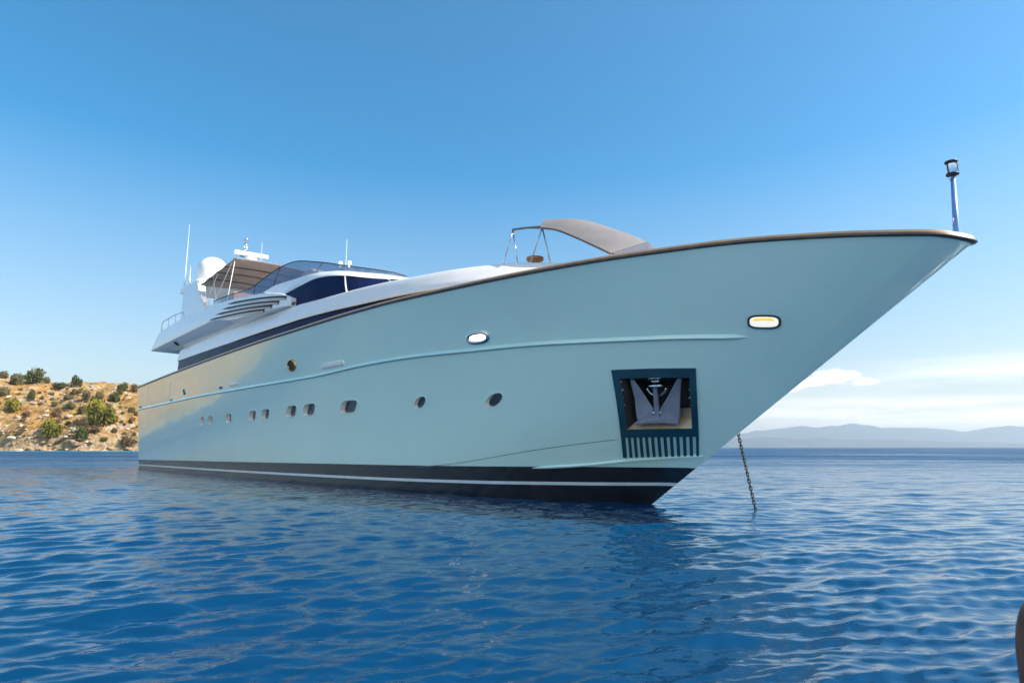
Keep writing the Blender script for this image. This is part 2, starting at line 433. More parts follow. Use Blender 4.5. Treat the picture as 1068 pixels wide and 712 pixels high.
def build_hill():
    xs = np.concatenate([np.arange(-1100, -420, 4.0), np.arange(-420, -40, .8)])
    ds = np.concatenate([np.arange(-5, 30, .55), np.arange(30, 90, .8), np.arange(90, 190, 6)])
    XX, DD = np.meshgrid(xs, ds, indexing='ij')
    P = np.stack([XX, shore_y(XX) + DD, hill_z(XX, DD)], -1)
    b = MB(); b.grid(P)
    m, nt, p = node_mat('dry_hillside')
    L = nt.links.new
    def nn(t, **k):
        n = nt.nodes.new(t)
        for a_, b_ in k.items(): setattr(n, a_, b_)
        return n
    geo = nn('ShaderNodeNewGeometry')
    def nz(s, d=6, r=.6):
        n = nn('ShaderNodeTexNoise'); n.inputs['Scale'].default_value = s; n.inputs['Detail'].default_value = d; n.inputs['Roughness'].default_value = r
        L(geo.outputs['Position'], n.inputs['Vector']); return n.outputs['Fac']
    def ramp(f, *st):
        r = nn('ShaderNodeValToRGB'); L(f, r.inputs[0])
        while len(r.color_ramp.elements) < len(st): r.color_ramp.elements.new(.5)
        for e, (q, c) in zip(r.color_ramp.elements, st): e.position = q; e.color = (*c, 1)
        return r.outputs['Color']
    soil = ramp(nz(.22, 8, .7), (.30, (.10, .045, .016)), (.42, (.26, .135, .040)), (.55, (.41, .245, .075)), (.68, (.52, .37, .17)))
    rock = ramp(nz(.55, 7, .7), (.35, (.16, .10, .06)), (.5, (.40, .30, .20)), (.65, (.60, .52, .42)))
    veg = ramp(nz(.9, 5, .6), (.35, (.07, .075, .02)), (.65, (.20, .17, .05)))
    sel = nn('ShaderNodeMapRange'); sel.inputs['From Min'].default_value = .5; sel.inputs['From Max'].default_value = .6
    L(nz(.16, 6, .65), sel.inputs['Value'])
    sp = nn('ShaderNodeSeparateXYZ'); L(geo.outputs['Position'], sp.inputs[0])
    low = nn('ShaderNodeMapRange'); low.inputs['From Min'].default_value = 9; low.inputs['From Max'].default_value = 1.5
    L(sp.outputs[2], low.inputs['Value'])
    mxm = nn('ShaderNodeMath', operation='MAXIMUM'); L(sel.outputs[0], mxm.inputs[0])
    lw = nn('ShaderNodeMath', operation='MULTIPLY'); lw.inputs[1].default_value = .75; L(low.outputs[0], lw.inputs[0]); L(lw.outputs[0], mxm.inputs[1])
    c1 = nn('ShaderNodeMix', data_type='RGBA'); L(mxm.outputs[0], c1.inputs[0]); L(soil, c1.inputs[6]); L(rock, c1.inputs[7])
    vs = nn('ShaderNodeMapRange'); vs.inputs['From Min'].default_value = .56; vs.inputs['From Max'].default_value = .66
    v2 = nn('ShaderNodeTexNoise'); v2.inputs['Scale'].default_value = .3; v2.inputs['Detail'].default_value = 6
    mp = nn('ShaderNodeMapping'); mp.inputs['Location'].default_value = (31, 7, 3); L(geo.outputs['Position'], mp.inputs['Vector']); L(mp.outputs[0], v2.inputs['Vector'])
    L(v2.outputs['Fac'], vs.inputs['Value'])
    vm = nn('ShaderNodeMath', operation='MULTIPLY'); vm.inputs[1].default_value = .7; L(vs.outputs[0], vm.inputs[0])
    c2 = nn('ShaderNodeMix', data_type='RGBA'); L(vm.outputs[0], c2.inputs[0]); L(c1.outputs[2], c2.inputs[6]); L(veg, c2.inputs[7])
    L(c2.outputs[2], p.inputs['Base Color']); p.inputs['Roughness'].default_value = .95; p.inputs['Specular IOR Level'].default_value = .1
    bp = nn('ShaderNodeBump'); bp.inputs['Distance'].default_value = 1.8; bp.inputs['Strength'].default_value = .9
    L(nz(.8, 8, .7), bp.inputs['Height']); L(bp.outputs[0], p.inputs['Normal'])
    o = b.build('coastal_hill', m, recalc=False); tag(o, kind='structure')
build_hill()

# ------------------------------------------------------------------ mountains across the gulf
def ridge(name, Y0, prof, width, seed, colr):
    xs = np.linspace(-.05*Y0, 1.25*Y0, 260); tt = np.linspace(-1, 1, 25)
    XX, T = np.meshgrid(xs, tt, indexing='ij')
    ang = XX / Y0
    h = np.interp(ang, [a for a, _ in prof], [z for _, z in prof]) * Y0
    k = np.ones(9)/9
    hs_ = np.convolve(np.pad(h[:, 0], 4, mode='edge'), k, 'valid')[:, None]
    n = (vnoise(XX, T*width, Y0*.045, seed) - .5)*.22 + (vnoise(XX, T*width, Y0*.016, seed + 1) - .5)*.10
    Z = hs_ * (1 - np.abs(T)**1.5) * (1 + n*1.4) - .02*h
    b = MB(); b.grid(np.stack([XX, Y0 + T*width, Z - 2], -1))
    m = mat(name + '_slopes', colr, rough=1.0, spec=0.0, vary=.25, vscale=.004)
    tag(b.build(name, m, recalc=False), kind='structure')
ridge('mountains', 9400, [(-.1, .020), (.33, .0225), (.372, .0255), (.43, .0285), (.50, .0335), (.56, .0345), (.625, .0345), (.655, .031), (.70, .0262), (.735, .0275), (.78, .0335), (.85, .034), (1.3, .03)], 1500, 3, (.045, .075, .095))
ridge('mountain_foothills', 7200, [(-.1, .012), (.33, .0135), (.40, .017), (.44, .0165), (.50, .0125), (.56, .0105), (.60, .0125), (.66, .010), (.74, .0085), (.80, .007), (1.3, .01)], 700, 9, (.045, .07, .085))

# ------------------------------------------------------------------ the air between
hz = MB(); hz.box((0, 0, 205), (25000, 25000, 430))
hm = bpy.data.materials.new('haze_air'); hm.use_nodes = True
hm.node_tree.nodes.clear()
ho = hm.node_tree.nodes.new('ShaderNodeOutputMaterial'); hv = hm.node_tree.nodes.new('ShaderNodeVolumePrincipled')
hv.inputs['Color'].default_value = (.74, .87, 1.0, 1); hv.inputs['Density'].default_value = 0.95e-4; hv.inputs['Anisotropy'].default_value = .25
hm.node_tree.links.new(hv.outputs[0], ho.inputs['Volume'])
tag(hz.build('haze', hm), kind='stuff')

# ------------------------------------------------------------------ materials of the yacht
def hull_paint():
    m = mat('hull_gelcoat', (.63, .88, .785), rough=.18, metal=.14, coat=1.0, coat_rough=.025, vary=.02, vscale=.6)
    nt = m.node_tree; p = next(n for n in nt.nodes if n.type == 'BSDF_PRINCIPLED')
    tc = next(n for n in nt.nodes if n.type == 'TEX_COORD')
    n2 = nt.nodes.new('ShaderNodeTexNoise'); n2.inputs['Scale'].default_value = .9; n2.inputs['Detail'].default_value = 2
    nt.links.new(tc.outputs['Object'], n2.inputs['Vector'])
    b = nt.nodes.new('ShaderNodeBump'); b.inputs['Distance'].default_value = .011
    n3 = nt.nodes.new('ShaderNodeTexNoise'); n3.inputs['Scale'].default_value = .28; n3.inputs['Detail'].default_value = 1
    nt.links.new(tc.outputs['Object'], n3.inputs['Vector'])
    b3 = nt.nodes.new('ShaderNodeBump'); b3.inputs['Distance'].default_value = .03
    nt.links.new(n3.outputs['Fac'], b3.inputs['Height']); nt.links.new(b3.outputs[0], b.inputs['Normal'])
    nt.links.new(n2.outputs['Fac'], b.inputs['Height']); nt.links.new(b.outputs[0], p.inputs['Coat Normal'])
    # faint dried salt runs below the rail
    mp = nt.nodes.new('ShaderNodeMapping'); mp.inputs['Scale'].default_value = (3.2, 3.2, .16); nt.links.new(tc.outputs['Object'], mp.inputs['Vector'])
    n4 = nt.nodes.new('ShaderNodeTexNoise'); n4.inputs['Scale'].default_value = 1.6; n4.inputs['Detail'].default_value = 6; n4.inputs['Roughness'].default_value = .65
    nt.links.new(mp.outputs[0], n4.inputs['Vector'])
    rg = nt.nodes.new('ShaderNodeMapRange'); rg.inputs['From Min'].default_value = .42; rg.inputs['From Max'].default_value = .72; rg.inputs['To Min'].default_value = .012; rg.inputs['To Max'].default_value = .13
    nt.links.new(n4.outputs['Fac'], rg.inputs['Value']); nt.links.new(rg.outputs[0], p.inputs['Coat Roughness'])
    src = p.inputs['Base Color'].links[0].from_socket
    sm_ = nt.nodes.new('ShaderNodeMix'); sm_.data_type = 'RGBA'; sm_.inputs[7].default_value = (.70, .86, .80, 1)
    r2 = nt.nodes.new('ShaderNodeMapRange'); r2.inputs['From Min'].default_value = .5; r2.inputs['From Max'].default_value = .8; r2.inputs['To Max'].default_value = .5
    nt.links.new(n4.outputs['Fac'], r2.inputs['Value']); nt.links.new(r2.outputs[0], sm_.inputs[0]); nt.links.new(src, sm_.inputs[6]); nt.links.new(sm_.outputs[2], p.inputs['Base Color'])
    return m
M = dict(
    hull=hull_paint(),
    boot=mat('black_boot_top', (.012, .016, .02), rough=.25, coat=.55, coat_rough=.03, vary=.3),
    stripe=mat('white_boot_stripe', (.62, .72, .75), rough=.3, coat=.6),
    white=mat('white_gelcoat', (.86, .86, .83), rough=.25, coat=.7, coat_rough=.05, vary=.025),
    grey=mat('pale_grey_gelcoat', (.90, .85, .79), rough=.3, coat=.6, coat_rough=.06, vary=.03),
    deck=mat('teak_deck', (.36, .25, .14), rough=.8, vary=.2, vscale=8),
    wood=mat('varnished_teak', (.115, .075, .052), rough=.4, coat=.25, vary=.3, vscale=6),
    gold=mat('gold_trim', (.66, .42, .20), rough=.35, metal=.0, vary=.1),
    navy=mat('navy_glass', (.010, .016, .06), rough=.12, coat=.0, spec=.03, vary=.3, vscale=.8),
    pane=mat('port_glass', (.012, .02, .03), rough=.08, coat=1.0, vary=.2),
    smoke=mat('smoked_glass', (.05, .08, .17), rough=.05, vary=.1, alpha=.72, coat=.6),
    steel=mat('polished_steel', (.62, .63, .65), rough=.16, metal=1.0, vary=.08),
    galv=mat('galvanised_steel', (.25, .285, .34), rough=.42, metal=.4, vary=.16, vscale=2.5),
    chain=mat('galvanised_chain', (.03, .032, .035), rough=.5, metal=.3, vary=.3, vscale=30),
    plate=mat('dark_green_plate', (.004, .05, .075), rough=.3, coat=.7, vary=.15),
    pocket=mat('lit_tan_pocket_steel', (.62, .56, .46), rough=.3, metal=.2, vary=.35, vscale=5, vcol=(.66, .42, .18)),  # pale tan puts light reflected off the water into the floor colour
    crease_shade=mat('teal_crease_shade', (.10, .22, .24), rough=.5, vary=.2),  # darker teal stands for the shadow in the chine crease
    cheek=mat('taupe_grille', (.13, .105, .095), rough=.6, vary=.25, vscale=9),
    bowl=mat('orange_teak', (.45, .20, .06), rough=.45, vary=.25, vscale=9),
    dark=mat('recess_shade', (.02, .018, .018), rough=.6, vary=.3),  # shade of slots and recesses put into a near-black colour
    rub=mat('black_rubber', (.02, .025, .03), rough=.5, vary=.2),
    awn=mat('taupe_awning_cloth', (.27, .235, .22), rough=.9, spec=.1, vary=.08, vscale=2, bump=.004, bscale=14),
    awn2=mat('grey_awning_cloth', (.19, .183, .187), rough=.9, spec=.1, vary=.07, vscale=3, bump=.005, bscale=9),
    valance=mat('blue_grey_cloth', (.12, .13, .17), rough=.9, spec=.1, vary=.08, vscale=3, bump=.004, bscale=8),
    cushion=mat('tan_cushion', (.42, .23, .10), rough=.85, vary=.15, vscale=4),
    brass=mat('polished_brass', (.62, .40, .15), rough=.22, metal=1.0, vary=.1),
    bluepole=mat('blue_painted_pole', (.13, .28, .58), rough=.35, coat=.4, vary=.12),
    slat=mat('louver_paint', (.62, .55, .50), rough=.35, coat=.4, vary=.05),
)
def glow_mat(name, colr, strength):
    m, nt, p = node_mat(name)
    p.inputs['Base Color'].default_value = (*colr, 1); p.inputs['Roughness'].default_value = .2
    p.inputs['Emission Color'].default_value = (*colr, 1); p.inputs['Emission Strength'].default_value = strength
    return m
M['lit'] = glow_mat('lit_oval_inset', (1.0, .74, .40), 2.2)
M['dim'] = glow_mat('dim_hawse_glow', (.92, .88, .78), .36)  # sunlight reflected inside the hawse, given as emission
M['amber'] = glow_mat('amber_hawse_glow', (1.0, .62, .10), .38)  # yellow part of the hawse reflection, also emissive

# ------------------------------------------------------------------ the yacht: x forward, y to port, z up, origin at the transom on the waterline
YO, YRZ = (-20.3668, 40.1634, 0.0), R(-46.921)
yacht = empty('motor_yacht', YO, YRZ)
tag(yacht, 'long pale blue motor yacht with a sweeping flared bow and black boot top, at anchor', 'yacht')
def S(a):            # x, starboard, z  ->  local x, y, z
    a = np.array(a, float); a[..., 1] *= -1; return a
def hp(u, v, off=0.0):
    """point on the starboard hull, pushed off along the outward normal"""
    u = np.asarray(u, float); v = np.asarray(v, float)
    p = hull(u, v)
    if np.any(np.asarray(off) != 0):
        p = p + hn(u, v) * np.asarray(off)[..., None]
    return S(p)
def hn(u, v):
    e = 1e-4
    u = np.clip(u, e, 1 - 2e-3)
    du = hull(u + e, v) - hull(u - e, v); dv = hull(u, v + e) - hull(u, v - e)
    n = np.cross(dv, du); n /= np.linalg.norm(n, axis=-1, keepdims=True)
    return n * np.where(n[..., 1:2] < 0, -1, 1)
def frame_at(u, v):
    n = S(hn(u, v)); d = S(hull(u + 1e-4, v)) - S(hull(u - 1e-4, v)); d[2] *= 1
    d = d - n*np.dot(d, n); ex = d/np.linalg.norm(d); ey = np.cross(n, ex); ey = ey if ey[2] > 0 else -ey
    return hp(u, v), ex, ey, n

# --- hull -----------------------------------------------------------------
def curve(key, first=None):
    P = [(max(0.0, u), v) for u, v in FEAT[key]]
    return pchip(*zip(*P))
boot_v, str_v, kn_v, ch_v, lt_v = (curve(k) for k in ('boot', 'stripe', 'knuckle', 'chine', 'lit'))
PSIZE = [(.62, .40, 4), (.62, .40, 4), (.66, .41, 4), (.70, .42, 4), (.72, .42, 4), (.80, .43, 4), (.86, .43, 4), (.98, .43, 4), (.50, .36, 2), (.54, .38, 2)]
PORTS = [(u, *q) for (u, v), q in zip(FEAT['ports'], PSIZE)]
PV, PHV = pchip(*zip(*([(0, .478)] + [FEAT['ports'][k] for k in (1, 3, 5, 7, 8, 9)]))), .062
pr = [(u, w/2/40.2, h/2/5.68, e) for u, w, h, e in PORTS]
hole_u = [(u - du*1.35, u + du*1.35) for u, du, dv, e in pr]
POCK = np.array(FEAT['pocket'])
def pk(a, b):
    """pocket plate coordinates, a across, b down -> hull u, v"""
    a = np.asarray(a, float)[..., None]; b = np.asarray(b, float)[..., None]
    return (POCK[0]*(1-a) + POCK[1]*a)*(1-b) + (POCK[3]*(1-a) + POCK[2]*a)*b
def pk_inv(u, v):
    u, v = np.asarray(u), np.asarray(v); a = np.full(u.shape, .5); b = np.full(u.shape, .5)
    for _ in range(25):
        q = pk(a, b); e = 1e-4
        ra, rb = u - q[..., 0], v - q[..., 1]
        qa = (pk(a + e, b) - q)/e; qb = (pk(a, b + e) - q)/e
        det = qa[..., 0]*qb[..., 1] - qa[..., 1]*qb[..., 0]; det = np.where(np.abs(det) < 1e-9, 1e-9, det)
        a = np.clip(a + (ra*qb[..., 1] - rb*qb[..., 0])/det, -3, 4); b = np.clip(b + (qa[..., 0]*rb - qa[..., 1]*ra)/det, -3, 4)
    return a, b
def hull_grid(starboard):
    us = np.concatenate([np.linspace(0, .88, 150), np.linspace(.88, .985, 110)[1:], 1 - .015*(1 - np.linspace(0, 1, 26)[1:])**1.8])
    if starboard:
        edges = np.array(sorted(x for h in hole_u for x in h))
        us = us[np.min(np.abs(us[:, None] - edges[None]), 1) > .0009]
        us = np.array(sorted(np.concatenate([us, edges])))
    vu = np.concatenate([np.linspace(0, 1, 60)])
    rows = []
    U = us
    lo, hi = PV(U) - PHV, PV(U) + PHV
    bt, sc = boot_v(U), str_v(U); st = .0075 + .0*U
    for k in (-.16, -.06): rows.append(k + 0*U)
    for k in (0, .5): rows.append((sc - st)*k)
    rows.append(sc - st); rows.append(sc + st); rows.append((sc + st + bt)/2); rows.append(bt)
    ib = len(rows) - 1
    for k in np.linspace(0, 1, 14)[1:-1]: rows.append(bt + (lo - bt)*k)
    ilo = len(rows); rows.append(lo)
    for k in np.linspace(0, 1, 5)[1:-1]: rows.append(lo + (hi - lo)*k)
    ihi = len(rows); rows.append(hi)
    for k in np.linspace(0, 1, 28)[1:]: rows.append(hi + (1 - hi)*k + 0*U)
    V = np.array(rows); UU = np.broadcast_to(U, V.shape)
    mats = np.zeros((len(V) - 1, len(U) - 1), int)
    mats[:ib] = 1; mats[4] = 2
    uc = (UU[:-1, :-1] + UU[1:, 1:])/2; vc = (V[:-1, :-1] + V[1:, 1:])/2
    skip = np.zeros(mats.shape, bool)
    if starboard:
        for a, b in hole_u:
            skip |= (uc > a) & (uc < b) & (np.arange(len(V) - 1)[:, None] >= ilo) & (np.arange(len(V) - 1)[:, None] < ihi)
    a, b = pk_inv(uc, vc)
    skip |= (a > .055) & (a < .955) & (b > .06) & (b < .715) & (uc > .85)
    return UU, V, mats, skip
hb = MB()
for star in (True, False):
    UU, V, mats, skip = hull_grid(star)
    G = hp(UU, V)
    if not star: G[..., 1] *= -1
    hb.grid(G, mats=mats, skip=skip, flip=star)
    if star: G0 = G
# ports: the ring of hull skin between the oval opening and the square it was cut from
def port_loop(u, du, dv, e, n=28):
    t = np.arange(n)*2*math.pi/n + math.pi/n
    c, s = np.cos(t), np.sin(t)
    uu = u + du*np.sign(c)*np.abs(c)**(2/e); return uu, PV(uu) + dv*np.sign(s)*np.abs(s)**(2/e), t
for (u, du, dv, e), (ua, ub) in zip(pr, hole_u):
    lu, lv, t = port_loop(u, du, dv, e)
    c, s = np.cos(t), np.sin(t); k = 1/np.maximum(np.abs(c), np.abs(s))
    ou = u + (ub - ua)/2*c*k; ov = PV(ou) + PHV*s*k
    A = np.stack([hp(ou, ov), hp((ou + lu)/2, (ov + lv)/2), hp(lu, lv)])
    A = np.concatenate([A, A[:, :1]], 1)
    hb.grid(A)
# transom and bottom close the shell
tp = [tuple(p) for p in G0[:, 0]]
hb.poly(tp + [(x, -y, z) for x, y, z in tp[::-1]])
hullo = hb.build('hull', [M['hull'], M['boot'], M['stripe']], yacht, recalc=False)

# portholes: recessed reveal with dark glass at its back
for (u, du, dv, e) in pr:
    lu, lv, t = port_loop(u, du, dv, e)
    P0, ex, ey, n = frame_at(u, float(PV(u)))
    L0 = hp(lu, lv)
    rim = hp(lu, lv, np.full(lu.shape, .012)); cen = L0.mean(0)
    outr = cen + (rim - cen)*1.10; 
    depth = .17 if e == 4 else .13
    back = cen + (L0 - cen)*.90 - n*depth
    b = MB()
    A = np.stack([cen + (L0 - cen)*1.11 - n*.004, outr, cen + (rim - cen)*1.0, back]); A = np.concatenate([A, A[:, :1]], 1)
    b.grid(A[:3], m=0); b.grid(A[2:], m=1)
    po = b.build('porthole', [M['hull'], M['grey']], yacht, angle=40)
    g = MB(); g.poly(list(cen + (back + n*depth - cen)*1.02 - n*(depth - .012)))
    g.build('pane', M['pane'], po)

# --- lines that run along the hull -----------------------------------------
def sweep(name, m, uf, vf, prof, n=160, u0=0., u1=1., parent=None, mirror=True, taper=0.0, wrap=False):
    """profile [(out, up), ...] swept along the hull at v = vf(u)"""
    us = u0 + (u1 - u0)*np.linspace(0, 1, n)
    if wrap: us = np.concatenate([np.linspace(u0, .9, 110), np.linspace(.9, .985, 40)[1:], 1 - .015*(1 - np.linspace(0, 1, 40)[1:])**2])
    vs = vf(us) if callable(vf) else np.full(us.shape, vf)
    base = hp(us, vs); nor = S(hn(us, vs))
    nh = nor.copy(); nh[:, 2] = 0; nh /= np.linalg.norm(nh, axis=1, keepdims=True)
    if wrap:      # bow tip: outward direction turns to straight ahead
        d = np.gradient(base, axis=0); d[:, 2] = 0; d /= np.linalg.norm(d, axis=1, keepdims=True)
        nh = np.stack([-d[:, 1], d[:, 0], 0*d[:, 0]], 1); nh *= np.where(nh[:, 1:2] > 0, -1, 1)
        nh[-1] = (1, 0, 0)
    sc = np.ones(len(us))
    if taper: sc = (np.clip((u1 - us)/taper, .02, 1)*np.clip((us - u0)/(taper*4) if u0 > 0 else 1, .02, 1))**.5
    rows = [base + nh*(o*sc)[:, None] + np.array([0, 0, 1])*(up*sc)[:, None] for o, up in prof]
    b = MB(); A = np.stack(rows + [rows[0]]); b.grid(A)
    b.poly([r[0] for r in rows]); b.poly([r[-1] for r in rows]) if not wrap else None
    if mirror: b.mirror()
    return b.build(name, m, parent or yacht, angle=50)
sweep('rub_rail', M['hull'], None, kn_v, [(-.02, .075), (.012, .07), (.06, .015), (.062, -.02), (.03, -.05), (-.02, -.055)], u1=FEAT['knuckle'][-1][0] + .002, taper=.004)
sweep('chine_shade_line', M['crease_shade'], None, ch_v, [(-.01, .012), (.004, .008), (.004, -.008), (-.01, -.012)], u0=FEAT['chine'][0][0], u1=FEAT['chine'][-1][0], taper=.004)  # thin dark strip paints the crease shadow along the chine
sweep('spray_rail', M['hull'], None, lt_v, [(-.02, .05), (.02, .042), (.055, .0), (.04, -.028), (-.02, -.035)], u0=FEAT['lit'][0][0], u1=.9965, taper=.003)
sweep('cap_rail', M['wood'], None, 1.0, [(-.10, .045), (.015, .048), (.045, .025), (.048, -.012), (.025, -.034), (-.02, -.036), (-.10, -.035)], wrap=True)
sweep('cap_rail_trim', M['gold'], None, 1.0, [(-.04, .085), (.0, .085), (.01, .05), (-.04, .05)], wrap=True)

# --- decks -------------------------------------------------------------------
us = np.concatenate([np.linspace(0, .9, 60), np.linspace(.9, .997, 30)[1:]])
xs_ = XS0 + (XS1 - XS0)*us; ss = sheer_s(xs_); zz = sheer_z(xs_)
ins = np.minimum(.12, ss*.5)
vd = 1 - .42/zz; Hd = hull(us, vd); sd = np.maximum(np.minimum(Hd[:, 1] - .10, ss - ins*1.1), 0)
rows = [(xs_, ss - .01, zz), (xs_, ss - ins, zz), (Hd[:, 0], sd, Hd[:, 2]), (Hd[:, 0], 0*ss, Hd[:, 2] + .04*(sd > 0))]
b = MB(); b.grid(S(np.stack([np.stack(r, -1) for r in rows])), mats=np.repeat([[0], [0], [1]], len(us) - 1, 1)); b.mirror()
b.build('deck', [M['white'], M['deck']], yacht, angle=40)

# --- deckhouse, its long window band and the coaming above ---------------------
cS = pchip([6.1, 17.4, 21, 23.3, 25.6, 28, 29.7, 30.5, 32, 33.8, 34.8], [2.85, 2.85, 2.82, 2.79, 2.70, 2.60, 2.48, 2.40, 2.15, 1.88, 1.70])
cZ = pchip([6.1, 12.4, 17.4, 21, 23.3, 25.6, 28, 29.7, 30.5, 32, 33.8, 34.8], [5.95, 5.98, 5.985, 5.99, 5.94, 5.86, 5.76, 5.65, 5.58, 5.46, 5.34, 5.28])
dS = pchip([6.1, 13.5, 20, 22.9, 24.6, 26.2, 27.8, 29.5, 31, 31.8, 32.4, 33, 33.6, 34.2, 34.8], [2.72, 2.70, 2.65, 2.58, 2.5, 2.4, 2.3, 2.1, 1.8, 1.65, 1.5, 1.35, 1.2, 1.0, .7])
dZ = pchip([6.1, 13.5, 20, 22.9, 24.6, 26.2, 27.8, 29.5, 31, 31.8, 32.4, 33, 33.6, 34.2, 34.8], [6.62, 6.70, 6.70, 6.60, 6.56, 6.50, 6.39, 6.30, 6.19, 6.09, 6.00, 5.88, 5.74, 5.56, 5.36])
xh = np.linspace(6.1, 34.8, 90)
cs_, cz_, ds_, dz_ = cS(xh), cZ(xh), dS(xh), dZ(xh)
base_z = np.minimum(sheer_z(xh) - .45, cz_ - .1)
mid = lambda k, bulge: (xh, cs_ + (ds_ - cs_)*k + bulge, cz_ + (dz_ - cz_)*k)
rows = [(xh, cs_ + .02, base_z), (xh, cs_ - .03, cz_ - .04), (xh, cs_ + .03, cz_ - .02), (xh, cs_ + .03, cz_ + .03), mid(.3, .045), mid(.6, .04), mid(.85, .02), mid(.95, .0),
        (xh, ds_ - .05, dz_ - .005), (xh, ds_*.6, dz_ + .03), (xh, 0*xh, dz_ + .06)]
A = np.stack([np.stack(r, -1) for r in rows])
A[:, 0, 0] += np.interp(A[:, 0, 2], [5, 6.7], [.15, 0])
b = MB(); b.grid(S(A)); b.poly([tuple(p) for p in S(A[:, 0])]); b.poly([tuple(p) for p in S(A[:, -1])]); b.mirror()
b.build('deckhouse', M['grey'], yacht, angle=50)
xw = np.linspace(6.35, 30.55, 80)
A = np.stack([np.stack((xw, cS(xw) + .035, np.minimum(sheer_z(xw) - .12, cZ(xw) - .05)), -1), np.stack((xw, cS(xw) + .005, cZ(xw) - .035), -1)])
for sg in (1, -1):
    b = MB(); Q = S(A); Q[..., 1] *= sg
    In = Q.copy(); In[..., 1] += sg*.03
    b.grid(np.stack([Q[0], Q[1], In[1], In[0], Q[0]]))
    b.build('saloon_window', M['navy'], yacht, angle=30)
    t = MB(); Q2 = np.stack((xw, cS(xw) + .045, cZ(xw) - .03), -1); Q2 = S(Q2); Q2[:, 1] *= sg
    t.tube([tuple(p) for p in Q2[28:]], .016, 6); t.build('coaming_trim', M['gold'], yacht)

# --- flybridge wing ------------------------------------------------------------
lowS = pchip([1.3, 12, 14.7, 16.6, 18.2, 19.4, 20.1], [3.12, 3.12, 3.09, 3.04, 2.96, 2.86, 2.74]); lowZ = pchip([1.3, 7.4, 12, 13.4, 14.7, 16.6, 18.2, 20.1], [7.0, 7.15, 7.22, 7.08, 6.93, 6.83, 6.76, 6.72])
topS = pchip([1.3, 13, 17, 19.5, 20.1], [2.92, 2.90, 2.80, 2.72, 2.66]); topZ = pchip([1.3, 2.1, 6.6, 10.8, 13, 15, 17, 18.5, 19.5, 20.1], [8.06, 8.12, 8.26, 8.23, 8.08, 7.93, 7.76, 7.52, 7.28, 7.05])
k = np.linspace(0, 1, 70)
def wrow(x0, sf, zf, ds=0., dz=0.):
    x = x0 + (20.1 - x0)*k
    return np.stack((x, (sf(x) if callable(sf) else sf + 0*x) + ds, (zf(x) if callable(zf) else zf + 0*x) + dz), -1)
def wside(kk, x0):
    x = x0 + (20.1 - x0)*k
    return np.stack((x, lowS(x) + (topS(x) - lowS(x))*kk, lowZ(x) + (topZ(x) - lowZ(x))*kk), -1)
rows = [wrow(3.4, 0., 6.70), wrow(3.4, 2.58, 6.70), wrow(3.4, 2.63, 6.715), wrow(1.45, lowS, lowZ, -.03, -.02), wside(.03, 1.32), wside(.5, 1.72), wside(.96, 2.05), wrow(2.12, topS, topZ, -.05, .0),
        wrow(2.3, topS, topZ, -.16, -.01), wrow(2.4, topS, topZ, -.2, -.05), wrow(2.7, topS, 7.02, -.25, .0), wrow(2.7, 0., 7.05)]
A = S(np.stack(rows)); b = MB(); b.grid(A); b.poly([tuple(p) for p in A[:, -1]]); b.poly([tuple(p) for p in A[:, 0]]); b.mirror()
b.build('flybridge_wing', M['white'], yacht, angle=38)
def wing_pt(x, z, off):
    kk = (z - lowZ(x))/(topZ(x) - lowZ(x)); return np.array([x, -(lowS(x) + (topS(x) - lowS(x))*kk + off), z])
LV = [((13.7, 7.83), (19.75, 7.13)), ((13.2, 7.66), (19.3, 7.0)), ((12.5, 7.50), (18.8, 6.90)), ((11.8, 7.33), (18.2, 6.82))]
for sg in (1, -1):
    for (x0, z0), (x1, z1) in LV:
        n_ = 24; b = MB(); rows = [[], [], [], []]
        for i in range(n_):
            q = i/(n_ - 1); x = x0 + (x1 - x0)*q; z = z0 + (z1 - z0)*(.80*q + .20*q**3); w = .055*min(1, q*7 + .08)
            for r_, (dz_, of) in zip(rows, ((w, -.02), (w*.9, .012), (-w, .012), (-w, -.02))):
                p = wing_pt(x, z + dz_, of); p[1] *= sg; r_.append(p)
        b.grid(np.array(rows + [rows[0]])); lo_ = b.build('louver_shade', M['dark'], yacht, angle=30)  # raised dark ribbon paints the shade gap above each slat
        s_ = MB(); rows = [[], [], [], []]
        for i in range(n_):
            q = i/(n_ - 1); x = x0 + .9 + (x1 - x0 - .9)*q; q2 = (x - x0)/(x1 - x0); z = z0 + (z1 - z0)*(.80*q2 + .20*q2**3) - .055
            for r_, (dz_, of) in zip(rows, ((.012, -.01), (.005, .02 + .05*q), (-.05, .012 + .03*q), (-.07, -.01))):
                p = wing_pt(x, z + dz_, of); p[1] *= sg; r_.append(p)
        s_.grid(np.array(rows + [rows[0]])); s_.build('louver_slat', M['slat'], lo_, angle=30)
    c = MB()    # dark intake cheek closing the louvers at the front
    rows = []
    for q in np.linspace(0, 1, 12):
        x = 19.25 + .85*q; r_ = math.sqrt(max(.02, 1 - (q*1.0)**3)); ring = []
        for t in np.linspace(0, 2*math.pi, 17):
            ring.append((x - .25*math.sin(t)*q, -sg*(2.60 + .13*r_*math.cos(t)), 6.98 - .10*q + .22*r_*math.sin(t)))
        rows.append(ring)
    c.grid(np.array(rows)); c.poly(rows[-1][:-1]); c.build('air_intake', M['cheek'], yacht, angle=60)
    d_ = MB(); d_.lathe((5.9, -sg*2.93, 6.93), [(.17, 0), (.17, .03), (.13, .035), (.12, .0)], 20, axis=(0, -sg*.55, -.8)); d_.build('deck_speaker', M['rub'], yacht)
